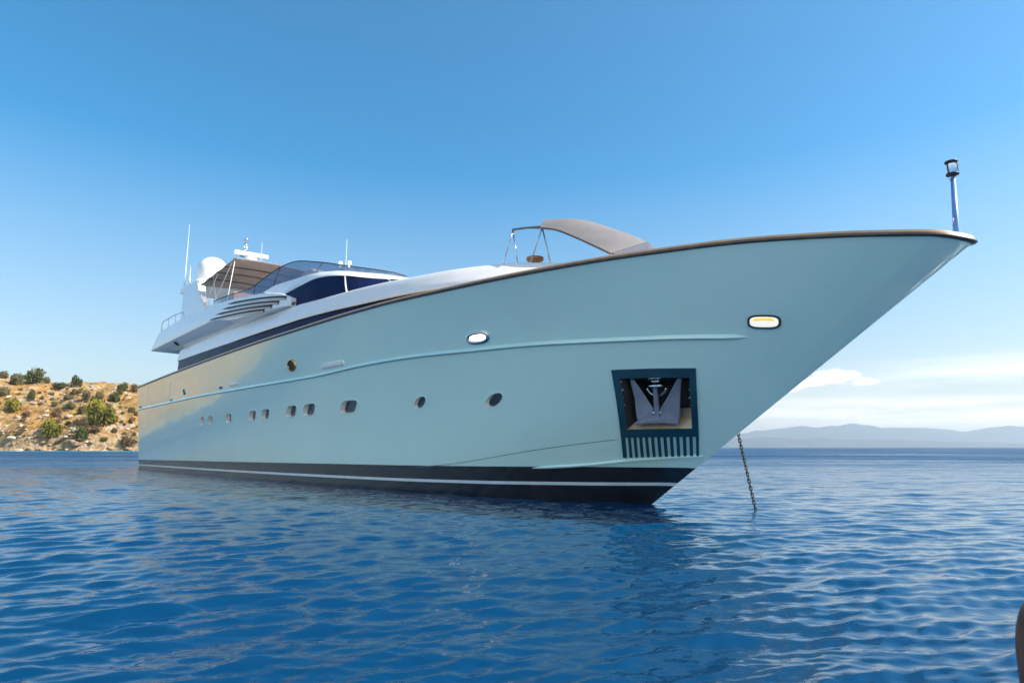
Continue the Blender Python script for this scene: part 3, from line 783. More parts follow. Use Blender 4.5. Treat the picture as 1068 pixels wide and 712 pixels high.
# aft rail on the wing
for sg in (1, -1):
    b = MB(); y = -sg*2.78
    b.tube([(1.95, y, 8.12), (1.9, y, 8.62), (2.1, y, 8.74), (4.6, y, 8.78), (5.9, y*.985, 8.72), (6.3, y*.98, 8.25)], .022, 6)
    b.build('side_rail', M['steel'], yacht)
    for x in (3.3, 4.7):
        s_ = MB(); s_.tube([(x, y, 8.15), (x, y, 8.76)], .016, 6); s_.build('rail_post', M['steel'], yacht)

# --- pilothouse ----------------------------------------------------------------
def outline(P, n=60, m=True):
    P = np.array(P, float); t = np.concatenate([[0], np.cumsum(np.linalg.norm(np.diff(P, axis=0), axis=1))])
    t /= t[-1]; q = np.linspace(0, 1, n)
    return np.stack([pchip(t, P[:, i])(q) for i in range(3)], -1)
gb = outline([(19.2, 2.50, 6.66), (21.5, 2.47, 6.58), (23.2, 2.44, 6.5), (24.4, 2.36, 6.45), (25.6, 2.05, 6.42), (26.6, 1.4, 6.40), (27.2, .6, 6.40), (27.35, 0, 6.40)])
gt = outline([(19.1, 2.49, 7.40), (20.4, 2.40, 7.54), (21.4, 2.30, 7.62), (22.05, 2.22, 7.58), (23.3, 2.08, 7.38), (24.3, 1.85, 7.15), (25.3, 1.5, 6.96), (25.9, 1.0, 6.90), (26.25, .45, 6.90), (26.3, 0, 6.90)])
b = MB(); b.grid(S(np.stack([gb, gb*.45 + gt*.55 + [0, .02, .0], gt]))); b.mirror()
pg = b.build('windscreen', M['navy'], yacht, angle=60)
for sg in (1, -1):
    for i, w in ((31, .03), (46, .025)):
        t = MB(); P0, P1 = S(gb[i]), S(gt[min(59, i - 1)]); P0[1] *= sg; P1[1] *= sg
        t.tube([P0 + [0, -sg*.01, 0], P0*.45 + P1*.55 + [0, -sg*.035, 0], P1 + [0, -sg*.01, 0]], w, 6); t.build('mullion', M['grey'], pg)
    wp = MB(); y = -sg*1.9; wp.tube([(25.4, y*.98, 6.60), (24.9, y*.9, 6.98), (24.6, y*.75, 7.05)], .02, 6); wp.build('wiper', M['rub'], pg)
bt_ = outline([(18.9, 2.5, 7.46), (20.0, 2.34, 7.72), (21.04, 2.16, 7.94), (22.0, 1.95, 7.86), (22.7, 1.78, 7.75), (23.35, 1.52, 7.62), (24.6, 1.2, 7.34), (25.4, .8, 7.14), (25.65, .4, 7.12), (25.7, 0, 7.12)])
fb = outline([(16.8, 2.52, 7.90), (18, 2.42, 8.02), (19.4, 2.3, 7.99), (19.9, 2.26, 7.97), (20.8, 2.03, 7.92), (21.5, 1.78, 7.85), (22.4, 1.3, 7.72), (22.9, .8, 7.66), (23.1, .4, 7.65), (23.15, 0, 7.65)])
lip = gt + np.array([.02, .03, .0]); lip2 = gt*.86 + bt_*.14 + np.array([.03, .05, 0.])
cen = fb.copy(); cen[:, 1] *= 0; cen[:, 0] = np.minimum(cen[:, 0], 22.8); cen[:, 2] = 7.62
inn = gt.copy(); inn[:, 1] *= .9; inn[:, 2] -= .0
b = MB(); b.grid(S(np.stack([inn, lip, lip2, bt_*.9 + gt*.1 + [.01, .02, 0], bt_, bt_*.8 + fb*.2 + [0, 0, .02], fb, cen]))); b.mirror()
b.build('pilothouse_roof', M['white'], yacht, angle=45)

# --- flybridge screen, console, seats ---------------------------------------------
sb = outline([(11.0, 2.72, 8.20), (14, 2.66, 8.0), (15.1, 2.62, 7.93), (16.8, 2.52, 7.92), (18, 2.40, 8.03), (19.9, 2.24, 7.98), (21.5, 1.76, 7.86), (22.8, .8, 7.67), (23.05, 0, 7.66)])
st_ = outline([(10.8, 2.68, 8.52), (13, 2.62, 8.45), (15.1, 2.55, 8.33), (16.6, 2.3, 8.72), (17.6, 2.1, 8.97), (18.3, 2.0, 9.0), (20.2, 1.72, 8.66), (21.8, 1.35, 8.24), (22.9, .7, 7.98), (23.1, 0, 7.96)])
b = MB(); b.grid(S(np.stack([sb, st_]))); b.mirror(); fs = b.build('flybridge_screen', M['smoke'], yacht)
for sg in (1, -1):
    t = MB(); Q = S(st_); Q[:, 1] *= sg; t.tube([tuple(p) for p in Q], .022, 6); t.build('screen_rail', M['rub'], fs)
    for i in (22, 30, 44):
        t = MB(); P0, P1 = S(sb[i]), S(st_[i]); P0[1] *= sg; P1[1] *= sg; t.tube([P0, P1], .02, 6); t.build('screen_post', M['rub'], fs)
b = MB(); b.prism([(18.6, -1.9, 7.6), (20.6, -1.7, 7.6), (20.4, -1.5, 8.1), (19.3, -1.6, 8.62), (18.7, -1.7, 8.5)], (0, 2.6, 0)); b.build('helm_console', M['white'], yacht, bevel=.06)
for x, y, w in ((12.6, -1.6, 1.3), (10.2, -1.3, 1.5), (13.4, .9, 1.6), (9.2, 1.2, 1.4)):
    b = MB(); b.box((x, y, 7.45), (.75, w, .85)); b.box((x, y, 7.95), (.8, w, .18)); b.box((x - .42, y, 8.35), (.2, w, .95)); b.build('helm_seat', M['cushion'], yacht, bevel=.06)
for x, y, z in ((22.05, -1.32, 8.24), (20.6, -.95, 8.62)):
    b = MB(); b.lathe((x, y, z - .12), [(.04, 0), (.04, .10), (.08, .11), (.10, .17), (.08, .24), (.02, .26)], 14); b.build('search_light', M['white'], yacht)

# --- radar arch ----------------------------------------------------------------
for sg in (1, -1):
    prof = [(4.45, 8.0), (3.4, 10.55), (3.35, 10.82), (5.75, 10.78), (6.2, 10.35), (7.0, 9.55), (8.2, 8.85), (9.2, 8.3), (9.2, 8.0)]
    b = MB(); b.prism([(x, -sg*(2.52 - .14*(z - 8)), z) for x, z in prof], (0, sg*.42, 0)); b.build('arch_leg', M['white'], yacht, bevel=.07)
b = MB(); b.prism([(x, -2.12, z) for x, z in ((2.55, 10.48), (2.4, 10.62), (2.5, 10.80), (5.7, 10.80), (6.15, 10.55), (6.1, 10.42), (3.2, 10.40))], (0, 4.24, 0)); b.build('arch_beam', M['white'], yacht, bevel=.05)
b = MB(); prof = [(.45, 0), (.5, .08), (.82, .18), (.87, .55)] + [(.87*math.cos(t), .95 + .87*math.sin(t)) for t in np.linspace(0, 1.5, 12)]
b.lathe((4.35, -.9, 10.80), prof, 32); b.build('satellite_dome', M['white'], yacht)
b = MB(); b.lathe((5.3, .95, 10.8), [(.22, 0), (.2, .5), (.16, 1.6), (.3, 1.66), (.34, 1.95), (.2, 2.05)], 16)
rd = b.build('radar_pedestal', M['white'], yacht)
b = MB(); ca = R(-6); b.box((5.3, .95, 12.98), (.26, 2.0, .26), rz=ca); b.build('radar_scanner', M['white'], rd, bevel=.05)
b = MB(); b.tube([(4.9, .72, 10.8), (4.95, .72, 12.9)], [.09, .05], 8); ms = b.build('signal_mast', M['white'], yacht)
b = MB(); b.box((5.0, .72, 12.95), (.7, .5, .06)); b.lathe((4.95, .72, 12.95), [(.06, 0), (.06, .3), (.12, .32), (.13, .55), (.06, .6), (.05, .9), (.11, .92), (.11, 1.1), (.02, 1.15)], 10)
b.tube([(5.2, .55, 12.95), (5.25, .5, 13.65)], .03, 6); b.build('mast_light', M['steel'], ms)
for (x, s_, z, h) in ((3.55, 2.18, 10.8, 3.85), (4.4, 2.15, 10.8, 1.05), (3.9, -2.1, 10.8, 3.6)):
    b = MB(); b.tube([(x, -s_, z), (x, -s_, z + .25), (x + .02, -s_, z + .3), (x - .05*h/3, -s_, z + h)], [.05, .05, .022, .008], 6); b.build('whip_antenna', M['white'], yacht)
b = MB(); b.tube([(20.4, -.6, 7.7), (20.42, -.6, 9.8)], [.014, .007], 6); b.build('whip_antenna', M['white'], yacht)

# --- flybridge awning ------------------------------------------------------------
n_ = 24
A = np.zeros((n_, 17, 3))
for i in range(n_):
    for j in range(17):
        q, r_ = i/(n_ - 1), j/16*2 - 1
        A[i, j] = (6.9 + 5.2*q, 2.25*r_, 10.18 + .36*q + .10*(1 - r_*r_) - .05*abs(math.sin(q*math.pi*4)))
b = MB(); b.grid(A); b.grid(A + [0, 0, .035]); 
for e in (A[0], A[-1], A[:, 0], A[:, -1]): b.grid(np.stack([e, e + [0, 0, .035]]))
aw = b.build('flybridge_awning', M['awn'], yacht, angle=60)
for q in (0, .25, .5, .75, 1):
    i = round(q*(n_ - 1)); t = MB(); t.tube([tuple(p - [0, 0, .03]) for p in A[i]], .022, 6); t.build('awning_batten', M['rub'] if 0 < q < 1 else M['awn2'], aw)
for sg in (1, -1):
    t = MB(); t.tube([(12.0, -sg*2.2, 10.5), (12.3, -sg*2.55, 8.1)], .016, 6); t.tube([(11.6, -sg*2.2, 10.45), (9.6, -sg*2.45, 8.2)], .013, 6); t.tube([(9.6, -sg*2.2, 10.3), (8.3, -sg*2.4, 8.6)], .013, 6); t.tube([(8.9, -sg*2.2, 10.25), (10.6, -sg*2.45, 8.2)], .013, 6)
    t.build('awning_pole', M['white'], aw)

# --- foredeck awning on its folding frame -------------------------------------------
side = np.array([(32.25, 7.04), (32.75, 6.86), (33.4, 6.50), (34.05, 6.10), (34.52, 5.80)])
crown = np.array([(31.75, 7.66), (32.74, 7.40), (33.7, 6.92), (34.4, 6.52), (34.72, 6.30)])
def awn_pt(q, r_):      # q along, r_ -1..1 across
    t = np.linspace(0, 1, 5); s_ = [pchip(t, side[:, i])(q) for i in (0, 1)]; c_ = [pchip(t, crown[:, i])(q) for i in (0, 1)]
    w = 1 - abs(r_)**(2.2 - 1.2*q**3)
    return (s_[0] + (c_[0] - s_[0])*w, 1.2*r_ + .0, s_[1] + (c_[1] - s_[1])*w)
A = np.array([[awn_pt(q, r_) for r_ in np.linspace(-1, 1, 25)] for q in np.linspace(0, 1, 24)], float)
B = A - np.array([.0, 0, .03]); B[:, :, 1] *= .985
b = MB(); b.grid(A); b.grid(B)
for e, f_ in ((A[0], B[0]), (A[-1], B[-1]), (A[:, 0], B[:, 0]), (A[:, -1], B[:, -1])): b.grid(np.stack([e, f_]))
fa = b.build('foredeck_awning', M['awn2'], yacht, angle=60)
vl = A[-1] + [.06, 0, 0]; vl = np.stack([A[-1], vl - [0, 0, .02], np.stack([vl[:, 0] + .02, vl[:, 1], np.full(25, 5.62)], 1)]); b = MB(); b.grid(vl); b.grid(vl + [.02, 0, 0]); b.build('awning_valance', M['valance'], fa)
for E_ in (A[:, 0], A[:, -1], A[-1]):
    t = MB(); t.tube([tuple(p - [0, 0, .015]) for p in E_], .028, 6); t.build('awning_piping', M['wood'], fa)
for i in (0, 12, 23):
    t = MB(); t.tube([tuple(p - [0, 0, .03]) for p in A[i]], .022, 6); t.build('awning_hoop', M['steel'], fa)
for sg in (1,):
    y = -sg*1.2
    for P in ([(31.14, y, 7.26), (30.67, y, 6.20)], [(31.14, y, 7.26), (31.36, y, 6.1)], [(32.27, y, 7.04), (31.75, y, 6.0)], [(32.27, y, 7.04), (32.6, y, 5.85)]):
        t = MB(); t.tube(P, .02, 6); t.build('awning_pole', M['steel'], fa)
    t = MB(); t.tube([(31.14, y, 7.27), (31.7, y, 7.18), (32.27, y, 7.05)], [.035, .03, .05], 8); t.build('rolled_cloth', M['awn2'], fa)
b = MB(); b.lathe((31.75, -.95, 6.12), [(.1, 0), (.1, .16), (.22, .17), (.24, .20), (.24, .25), (.15, .28), (.05, .29)], 18); b.build('deck_capstan', M['bowl'], yacht)

# --- bow light mast ---------------------------------------------------------------
b = MB(); b.tube([(40.975, 0, 4.77), (40.98, 0, 4.8), (41.03, 0, 5.93)], [.055, .055, .035], 10); bm_ = b.build('bow_light_mast', M['bluepole'], yacht)
b = MB(); b.tube([(40.96, -.05, 5.05), (40.97, -.09, 5.12), (40.98, -.05, 5.2)], .01, 5); b.build('mast_cleat', M['steel'], bm_); b = MB(); b.tube([(41.0, -.05, 5.85), (41.0, -.08, 5.88), (41.02, -.05, 5.95)], .012, 5); b.build('mast_cleat', M['steel'], bm_)
b = MB(); b.lathe((41.03, 0, 5.93), [(.035, 0), (.045, .015), (.10, .03), (.10, .055), (.085, .06)], 18); b.lathe((41.03, 0, 6.18), [(.085, 0), (.10, .01), (.10, .03), (.04, .05)], 18)
for a in (0, 2.1, 4.2): b.tube([(41.03 + .085*math.cos(a), .085*math.sin(a), 5.97), (41.03 + .085*math.cos(a), .085*math.sin(a), 6.20)], .008, 5)
lan = b.build('lantern_frame', M['rub'], bm_)
gl = mat('clear_lens', (.9, .92, .95), rough=.05, trans=.85, ior=1.2, vary=.02)
b = MB(); b.lathe((41.03, 0, 5.99), [(.072, 0), (.075, .1), (.072, .19)], 18); b.build('lantern_lens', gl, bm_)

# --- glowing ovals, pads and small fittings on the side --------------------------------
def oval(u, v, w, h, e, d, name, m_rim, m_in, parent=None, rim=.2, inner='lens', sink=.03):
    P, ex, ey, n = frame_at(u, v); t = np.arange(32)*2*math.pi/32; c, s = np.cos(t), np.sin(t)
    lx, ly = w/2*np.sign(c)*np.abs(c)**(2/e), h/2*np.sign(s)*np.abs(s)**(2/e)
    ring = lambda k, o: P + np.outer(lx*k, ex) + np.outer(ly*(k if k > .99 else 1 - (1 - k)*w/h*.8 if 1 - (1 - k)*w/h*.8 > .2 else .2), ey) + n*o
    A = np.stack([ring(1.0, -.03), ring(1.0, d*.6), ring(1 - rim*.3, d), ring(1 - rim*.7, d), ring(1 - rim, d*.5), ring(1 - rim, -sink)])
    A = np.concatenate([A, A[:, :1]], 1); b = MB(); b.grid(A); o = b.build(name, m_rim, parent or yacht, angle=50)
    g = MB(); L_ = ring(1 - rim, -sink + .01); cpt = P + n*(-sink + .03)
    bi = g.verts(L_); ci = g.verts([cpt])
    for i in range(32): g.face((bi + i, bi + (i+1) % 32, ci))
    g.build(inner, m_in, o)
    return o, (P, ex, ey, n)
LA, LB = FEAT['glow_oval']
oval(*LA, .80, .34, 2.6, .06, 'glowing_oval', M['steel'], M['lit'], rim=.30, sink=-.02)  # bright oval opening on the hull; its glow is set as emission
o, (P, ex, ey, n) = oval(*LB, .62, .28, 3.2, .04, 'glowing_hawse', M['rub'], M['dim'], rim=.15, sink=-.012)  # hawse hole whose reflected sunlight is put in as a glow
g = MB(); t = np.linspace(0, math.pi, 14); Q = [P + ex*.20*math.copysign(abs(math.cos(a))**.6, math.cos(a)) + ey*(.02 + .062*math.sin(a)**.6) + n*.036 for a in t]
g.prism(Q, -n*.006); g.build('amber_reflection', M['amber'], o)  # yellow reflection in the hawse, painted as a glowing strip
oval(*FEAT['fairlead'][0], .62, .45, 2.2, .05, 'brass_fairlead', M['brass'], M['dark'], rim=.22, sink=0)
oval(*FEAT['pad'][0], 1.45, .20, 5, .04, 'boarding_pad', M['white'], M['white'], rim=.08, sink=-.03)
oval(*FEAT['white'][0], .95, .17, 5, .03, 'boarding_pad', M['white'], M['white'], rim=.08, sink=-.02)
for (u, v), w, h in zip(FEAT['vents'], (.42, .45, .40, .5), (.32, .14, .12, .14)):
    oval(u, v, w, h, 2.6, .03, 'hull_vent', M['steel'], M['rub'], rim=.2, sink=-.005, inner='grille')
# boarding gate outline in the aft bulwark
t = MB(); Q = [np.array(q) for q in FEAT['gate']]
for a, b_ in ((0, 1), (1, 2), (0, 3)):
    L_ = Q[a] + (Q[b_] - Q[a])*np.linspace(0, 1, 20)[:, None]
    t.tube(hp(L_[:, 0], L_[:, 1], np.full(20, .003)), .010, 5)
t.build('boarding_gate_seam', M['grey'], yacht)

# --- anchor pockets ---------------------------------------------------------------
slots = 12; pitch = .0792
a_lines = [0, .03, .09]; x = .055
slot_rng = []
for i in range(slots):
    slot_rng.append((x - .0, x + .040)); x += pitch
al = sorted(set([0, .09, .925, 1.0] + [round(q, 4) for r_ in slot_rng for q in r_] + [round(q, 3) for q in np.linspace(.13, .89, 20)]))
bl = sorted(set([0, .03, .10, .17, .24, .31, .38, .45, .52, .6, .675, .72, .765, .85, .93, 1.0]))
al, bl = np.array(al), np.array(bl)
def plate_cells():
    inc = np.ones((len(bl) - 1, len(al) - 1), bool)
    for i in range(len(bl) - 1):
        for j in range(len(al) - 1):
            ca, cb = (al[j] + al[j+1])/2, (bl[i] + bl[i+1])/2
            if .09 < ca < .925 and .10 < cb < .675: inc[i, j] = False
            if cb > .765 and any(p < ca < q for p, q in slot_rng): inc[i, j] = False
    return inc
inc = plate_cells()
AA, BB = np.meshgrid(al, bl); q = pk(AA, BB)
qu, qv = np.clip(q[..., 0], 0, .9975), q[..., 1]
F_ = hp(qu, qv, np.full(AA.shape, .035)); K_ = hp(qu, qv, np.full(AA.shape, -.004))
for sg in (1, -1):
    b = MB(); Fm, Km = F_.copy(), K_.copy()
    if sg < 0: Fm[..., 1] *= -1; Km[..., 1] *= -1
    r_, c_ = AA.shape; f0 = b.verts(Fm.reshape(-1, 3)); k0 = b.verts(Km.reshape(-1, 3))
    for i in range(r_ - 1):
        for j in range(c_ - 1):
            if not inc[i, j]: continue
            c4 = [(i, j), (i, j+1), (i+1, j+1), (i+1, j)]
            b.face([f0 + y*c_ + x for y, x in c4], 0, False)
            for (e0, e1, ni, nj) in ((c4[0], c4[1], i-1, j), (c4[1], c4[2], i, j+1), (c4[2], c4[3], i+1, j), (c4[3], c4[0], i, j-1)):
                if not (0 <= ni < r_-1 and 0 <= nj < c_-1 and inc[ni, nj]):
                    b.face([f0 + e0[0]*c_ + e0[1], f0 + e1[0]*c_ + e1[1], k0 + e1[0]*c_ + e1[1], k0 + e0[0]*c_ + e0[1]], 0, False)
    ap = b.build('anchor_pocket', M['plate'], yacht)
    # recess behind the plate
    def rect(a0, a1, b0, b1, n=10):
        pts = [(a0 + (a1-a0)*i/n, b0) for i in range(n)] + [(a1, b0 + (b1-b0)*i/n) for i in range(n)] + [(a1 - (a1-a0)*i/n, b1) for i in range(n)] + [(a0, b1 - (b1-b0)*i/n) for i in range(n)]
        return np.array(pts)
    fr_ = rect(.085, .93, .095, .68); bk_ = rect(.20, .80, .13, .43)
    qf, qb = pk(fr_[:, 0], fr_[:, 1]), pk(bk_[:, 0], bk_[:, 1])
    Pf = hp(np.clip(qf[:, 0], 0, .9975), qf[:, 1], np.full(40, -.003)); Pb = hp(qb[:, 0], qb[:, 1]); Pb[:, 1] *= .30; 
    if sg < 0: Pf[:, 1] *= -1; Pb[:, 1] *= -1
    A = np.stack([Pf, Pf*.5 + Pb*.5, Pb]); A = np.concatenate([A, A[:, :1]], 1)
    b = MB(); b.grid(A, smooth=False, mats=np.array([[1]*10 + [0]*0 + [1]*10 + [0]*10 + [1]*10]*2)); b.poly(list(Pb), m=1); b.build('pocket_lining', [M['pocket'], M['dark']], ap, recalc=True)  # lit floor and shaded walls are set by colour

# ------------------------------------------------------------------ anchor stowed in the starboard pocket
YM = Matrix.Translation(YO) @ Matrix.Rotation(YRZ, 4, 'Z')
def pkp(a, b):
    q = pk(a, b); return hp(np.clip(q[..., 0], 0, .9975), q[..., 1])
pc = pkp(.5, .40); pex = pkp(.8, .40) - pkp(.2, .40); W_ = np.linalg.norm(pex)/.6; pex /= np.linalg.norm(pex)
pey = pkp(.5, .1) - pkp(.5, .65); H_ = np.linalg.norm(pey)/.55; pey -= pex*np.dot(pey, pex); pey /= np.linalg.norm(pey)
pn = np.cross(pex, pey); pn *= -1 if pn[1] > 0 else 1
anchor = empty('anchor', tuple(YM @ Vector(pc)), YRZ)
tag(anchor, 'grey steel anchor with two pointed flukes stowed in the square pocket at the bow', 'anchor')
def ap_(a, b, o): return (pkp(a, b) - pc) + pn*o       # local to the anchor
for sg in (1, -1):
    f = lambda a: .5 + (a - .5) if sg > 0 else 1 - a
    P = [(.185, .125), (.235, .13), (.35, .31), (.455, .455), (.47, .585), (.245, .60), (.225, .55), (.215, .35)]
    b = MB(); P3 = [ap_(f(a), bb, -.16 if bb < .4 else -.10) for a, bb in P]
    b.prism(P3, pn*.05); b.build('fluke', M['galv'], anchor, bevel=.016)
b = MB(); b.prism([ap_(a, bb, -.10) for a, bb in ((.23, .585), (.42, .555), (.58, .555), (.77, .585), (.765, .625), (.60, .605), (.40, .605), (.235, .625))], pn*.17); b.build('crown', M['galv'], anchor, bevel=.02)
b = MB(); b.prism([ap_(a, bb, -.12) for a, bb in ((.478, .20), (.522, .20), (.535, .56), (.465, .56))], pn*.09); b.build('shank', M['galv'], anchor, bevel=.015)
for a in (.455, .545):
    b = MB(); b.lathe(ap_(a, .50, -.04), [(.035, 0), (.04, .02), (.02, .035)], 10, axis=pn); b.build('crown_bolt', M['steel'], anchor)
b = MB()
for bb, r_, h in ((.115, .19, .06), (.155, .13, .05), (.20, .20, .06)):
    b.lathe(ap_(.5, bb, -.18) - pey*h/2, [(r_*.8, 0), (r_, .01), (r_, h), (r_*.8, h + .01)], 20, axis=pey)
b.tube([ap_(.5 + .115*math.cos(t), .235 + .085*math.sin(t), -.17) for t in np.linspace(0, math.pi, 14)], .028, 8)
b.build('swivel_collar', M['steel'], anchor)

# ------------------------------------------------------------------ chain from the far pocket down into the water
c0, c1 = Vector((36.12, .93, 2.75)), Vector((36.965, .37, -.35))
chain = empty('anchor_chain', tuple(YM @ Vector((36.93, .385, 0.0))), YRZ)
tag(chain, 'dark galvanised anchor chain hanging from under the bow straight into the sea', 'chain')
pitch_c = .076; nl = int((c1 - c0).length/pitch_c); dv_ = (c1 - c0).normalized()
b = MB(); rl, hl = .026, .030
P = [(rl*math.cos(t), 0, (hl if math.sin(t) > 0 else -hl) + rl*math.sin(t)) for t in np.linspace(0, 2*math.pi, 17)[:-1]]
b.tube(P, .0115, 6, closed=True)
lk0 = None; QT = dv_.to_track_quat('Z', 'Y')
for i in range(nl):
    if lk0 is None: lk0 = o = b.build('link', M['chain'], chain)
    else: o = lk0.copy(); col.objects.link(o); o.parent = chain
    o.location = c0 + dv_*pitch_c*i - Vector((36.93, .385, 0)); o.rotation_mode = 'QUATERNION'
    o.rotation_quaternion = QT @ Matrix.Rotation(R(20 + 90*(i % 2)), 3, 'Z').to_quaternion()

# ------------------------------------------------------------------ unidentified brown object, given a post shape, right edge, close to the camera
b = MB(); prof = [(.118, -1.2), (.124, 0), (.128, .5)] + [(.128*math.cos(t)**.6, .66 + .20*math.sin(t)) for t in np.linspace(0, 1.5, 14)]
b.lathe((0, 0, 0), prof, 40)
pm_ = mat('mottled_brown', (.035, .014, .012), rough=.5, vary=.4, vscale=7, vcol=(.24, .09, .04), bump=.004, bscale=25)
po = b.build('brown_edge_object', pm_); po.location = (1.672, 2.0, 0)
tag(po, 'unidentified dark brown round-topped object close by at the lower right edge', 'object')

# ------------------------------------------------------------------ scrub and boulders on the hill
def leaf_mat(name, lo, hi):
    return mat(name, lo, rough=.8, spec=.15, vary=0, vscale=.9, vcol=hi)
LM = dict(olive=leaf_mat('olive_leaves', (.035, .045, .012), (.11, .115, .03)), bright=leaf_mat('yellow_green_leaves', (.09, .09, .012), (.26, .22, .03)),
          dull=leaf_mat('dusty_leaves', (.06, .06, .025), (.17, .14, .06)), dry=leaf_mat('dry_brown_twigs', (.10, .055, .03), (.22, .14, .07)))
stem_m = mat('grey_bark', (.09, .07, .05), rough=.9, vary=.2)
def bush_mesh(seed, n=900, flat=.75, ragged=.3):
    g = np.random.default_rng(seed); lobes = []
    for k in range(9):
        a = g.random()*6.283; r_ = .62*math.sqrt(g.random()); lobes.append((r_*math.cos(a), r_*math.sin(a), .18 + .42*g.random()*(1 - r_*.6), .26 + .22*g.random()))
    b = MB()
    for i in range(n):
        l = lobes[g.integers(len(lobes))]; d = g.normal(size=3); d /= np.linalg.norm(d); rr = l[3]*(1 - ragged*g.random()**2 + .08*g.normal())
        c = np.array(l[:3]) + d*rr; c[2] = max(.03, c[2]*flat/.75)
        t1 = np.cross(d + .6*g.normal(size=3), g.normal(size=3)); t1 /= np.linalg.norm(t1); t2 = np.cross(t1, d + .7*g.normal(size=3)); t2 /= np.linalg.norm(t2)
        s_ = .055 + .06*g.random()
        b.poly([c - t1*s_, c - t2*s_*.55, c + t1*s_, c + t2*s_*.55])
    return b
def stem_mesh(seed):
    g = np.random.default_rng(seed); b = MB()
    for k in range(6):
        a = g.random()*6.283; b.tube([(0, 0, -.12), (.2*math.cos(a), .2*math.sin(a), .2), (.5*math.cos(a), .5*math.sin(a), .45 + .2*g.random())], [.05, .035, .012], 5)
    return b
protos = {}
def bush_proto(kind, v):
    key = (kind, v)
    if key not in protos:
        f = bush_mesh(20 + v, flat=(.62, .72, .5)[v]); fo = f.build('foliage', LM[kind], None, recalc=False); s_ = stem_mesh(40 + v).build('stem', stem_m)
        protos[key] = [fo, s_, False]
    return protos[key]
def bush(name, kind, v, X, D, w, h, label, group=None, rz=0.0):
    pr_ = bush_proto(kind, v)
    r_ = empty(name, (X, float(shore_y(X)) + D, float(hill_z(X, D))), rz); r_.scale = (w/2, w/2, h/.75)
    for i in (0, 1):
        o = pr_[i]
        if pr_[2]: o = o.copy(); col.objects.link(o)
        o.parent = r_
    pr_[2] = True
    tag(r_, label, 'bush', group); return r_

BUSH = [
    ('dull', 0, -243.24, 73.89, 6.88, 4.05, 0.54, 'dusty grey-green bush on the hill crest at the left edge'),
    ('dull', 1, -229.48, 59.86, 7.44, 5.09, 1.49, 'round dusty bush just below the crest, left of the biggest crest bush'),
    ('olive', 1, -225.9, 64.17, 10.41, 6.57, 5.03, 'biggest dark bush on the skyline of the hill'),
    ('dull', 2, -244.54, 86.13, 5.06, 3.37, 3.66, 'low pale bush tucked behind the biggest skyline bush'),
    ('dull', 0, -225.67, 71.59, 5.09, 3.45, 0.59, 'small bush on the skyline touching the right side of the biggest crest bush'),
    ('olive', 2, -209.48, 53.46, 7.06, 3.3, 2.72, 'flat dark bush lying along the crest line'),
    ('olive', 1, -204.23, 53.56, 5.94, 4.91, 3.01, 'round dark bush standing alone on the crest above the middle of the slope'),
    ('bright', 0, -205.51, 21.68, 8.8, 6.2, 1.0, 'yellow-green bush near the left edge, halfway up the slope'),
    ('olive', 1, -207.78, 34.02, 3.67, 4.41, 4.61, 'narrow dark upright bush between the left bushes and the crest'),
    ('dull', 2, -218.02, 34.69, 6.54, 5.08, 0.71, 'pale sage bush cut by the left edge of the photo'),
    ('bright', 1, -162.91, 10.14, 13.46, 9.08, 2.46, 'largest bush on the hillside, yellow-green and spreading, nearer the yacht stern'),
    ('bright', 0, -159.46, 12.19, 6.13, 4.09, 3.25, 'yellow-green bush leaning on the right side of the largest hillside bush'),
    ('bright', 1, -175.74, 2.67, 8.82, 6.4, 2.7, 'round yellow-green bush low on the slope above the shore rocks'),
    ('olive', 1, -163.38, 2.21, 6.38, 5.08, 3.69, 'dark bush low on the slope just above the shoreline boulders'),
    ('olive', 0, -175.75, 37.93, 6.89, 4.64, 4.63, 'dark bush in the upper slope above the largest bush'),
    ('olive', 1, -181.53, 54.52, 5.69, 3.64, 6.01, 'bush on the crest a little left of the yacht stern'),
    ('olive', 2, -180.3, 49.94, 3.51, 3.12, 1.78, 'small dark bush just under the crest near the yacht stern'),
    ('dull', 1, -178.95, 58.47, 4.42, 3.69, 4.07, 'bush on the crest right beside the yacht stern'),
    ('dull', 2, -193.11, 34.05, 4.88, 2.81, 4.37, 'low dusty bush in the middle of the upper slope'),
    ('dull', 1, -183.65, 33.31, 4.39, 4.1, 1.84, 'soft grey-green bush in the upper slope, left of a wider pale one'),
    ('dull', 0, -179.32, 34.79, 4.87, 4.43, 0.01, 'wider pale grey-green bush in the upper slope below the crest'),
    ('dull', 2, -199.2, 45.85, 4.81, 3.26, 6.11, 'sage bush directly under the lone round crest bush'),
    ('olive', 1, -180.54, 33.33, 2.64, 1.91, 1.87, 'tiny dark bush between the two grey-green bushes'),
    ('dull', 2, -159.93, 25.35, 3.94, 3.01, 1.97, 'sage bush on the slope close to the yacht hull'),
    ('dry', 2, -161.93, 6.12, 6.95, 2.78, 5.6, 'brown dried-out scrub below the largest hillside bush'),
    ('dry', 0, -154.83, 15.02, 3.62, 2.92, 3.67, 'brown scrub beside the yacht hull, lower than the sage bush'),
    ('dry', 1, -148.96, 1.23, 6.32, 4.39, 2.96, 'dark reddish brown scrub at the water line next to the yacht'),
    ('dull', 2, -184.13, 24.83, 6.03, 2.98, 4.86, 'wide low bush left of the largest hillside bush'),
    ('dry', 1, -182.56, 15.6, 4.11, 3.42, 0.19, 'thin brown scrub in the middle of the slope'),
    ('dull', 0, -176.07, 18.68, 5.22, 4.18, 4.44, 'sage clump close against the left side of the largest bush'),
]
for k, v, X, D, w, h, rz, lab in BUSH: bush("hillside_bush", k, v, X, D, w, h, lab, "bushes on the rocky hill", rz)
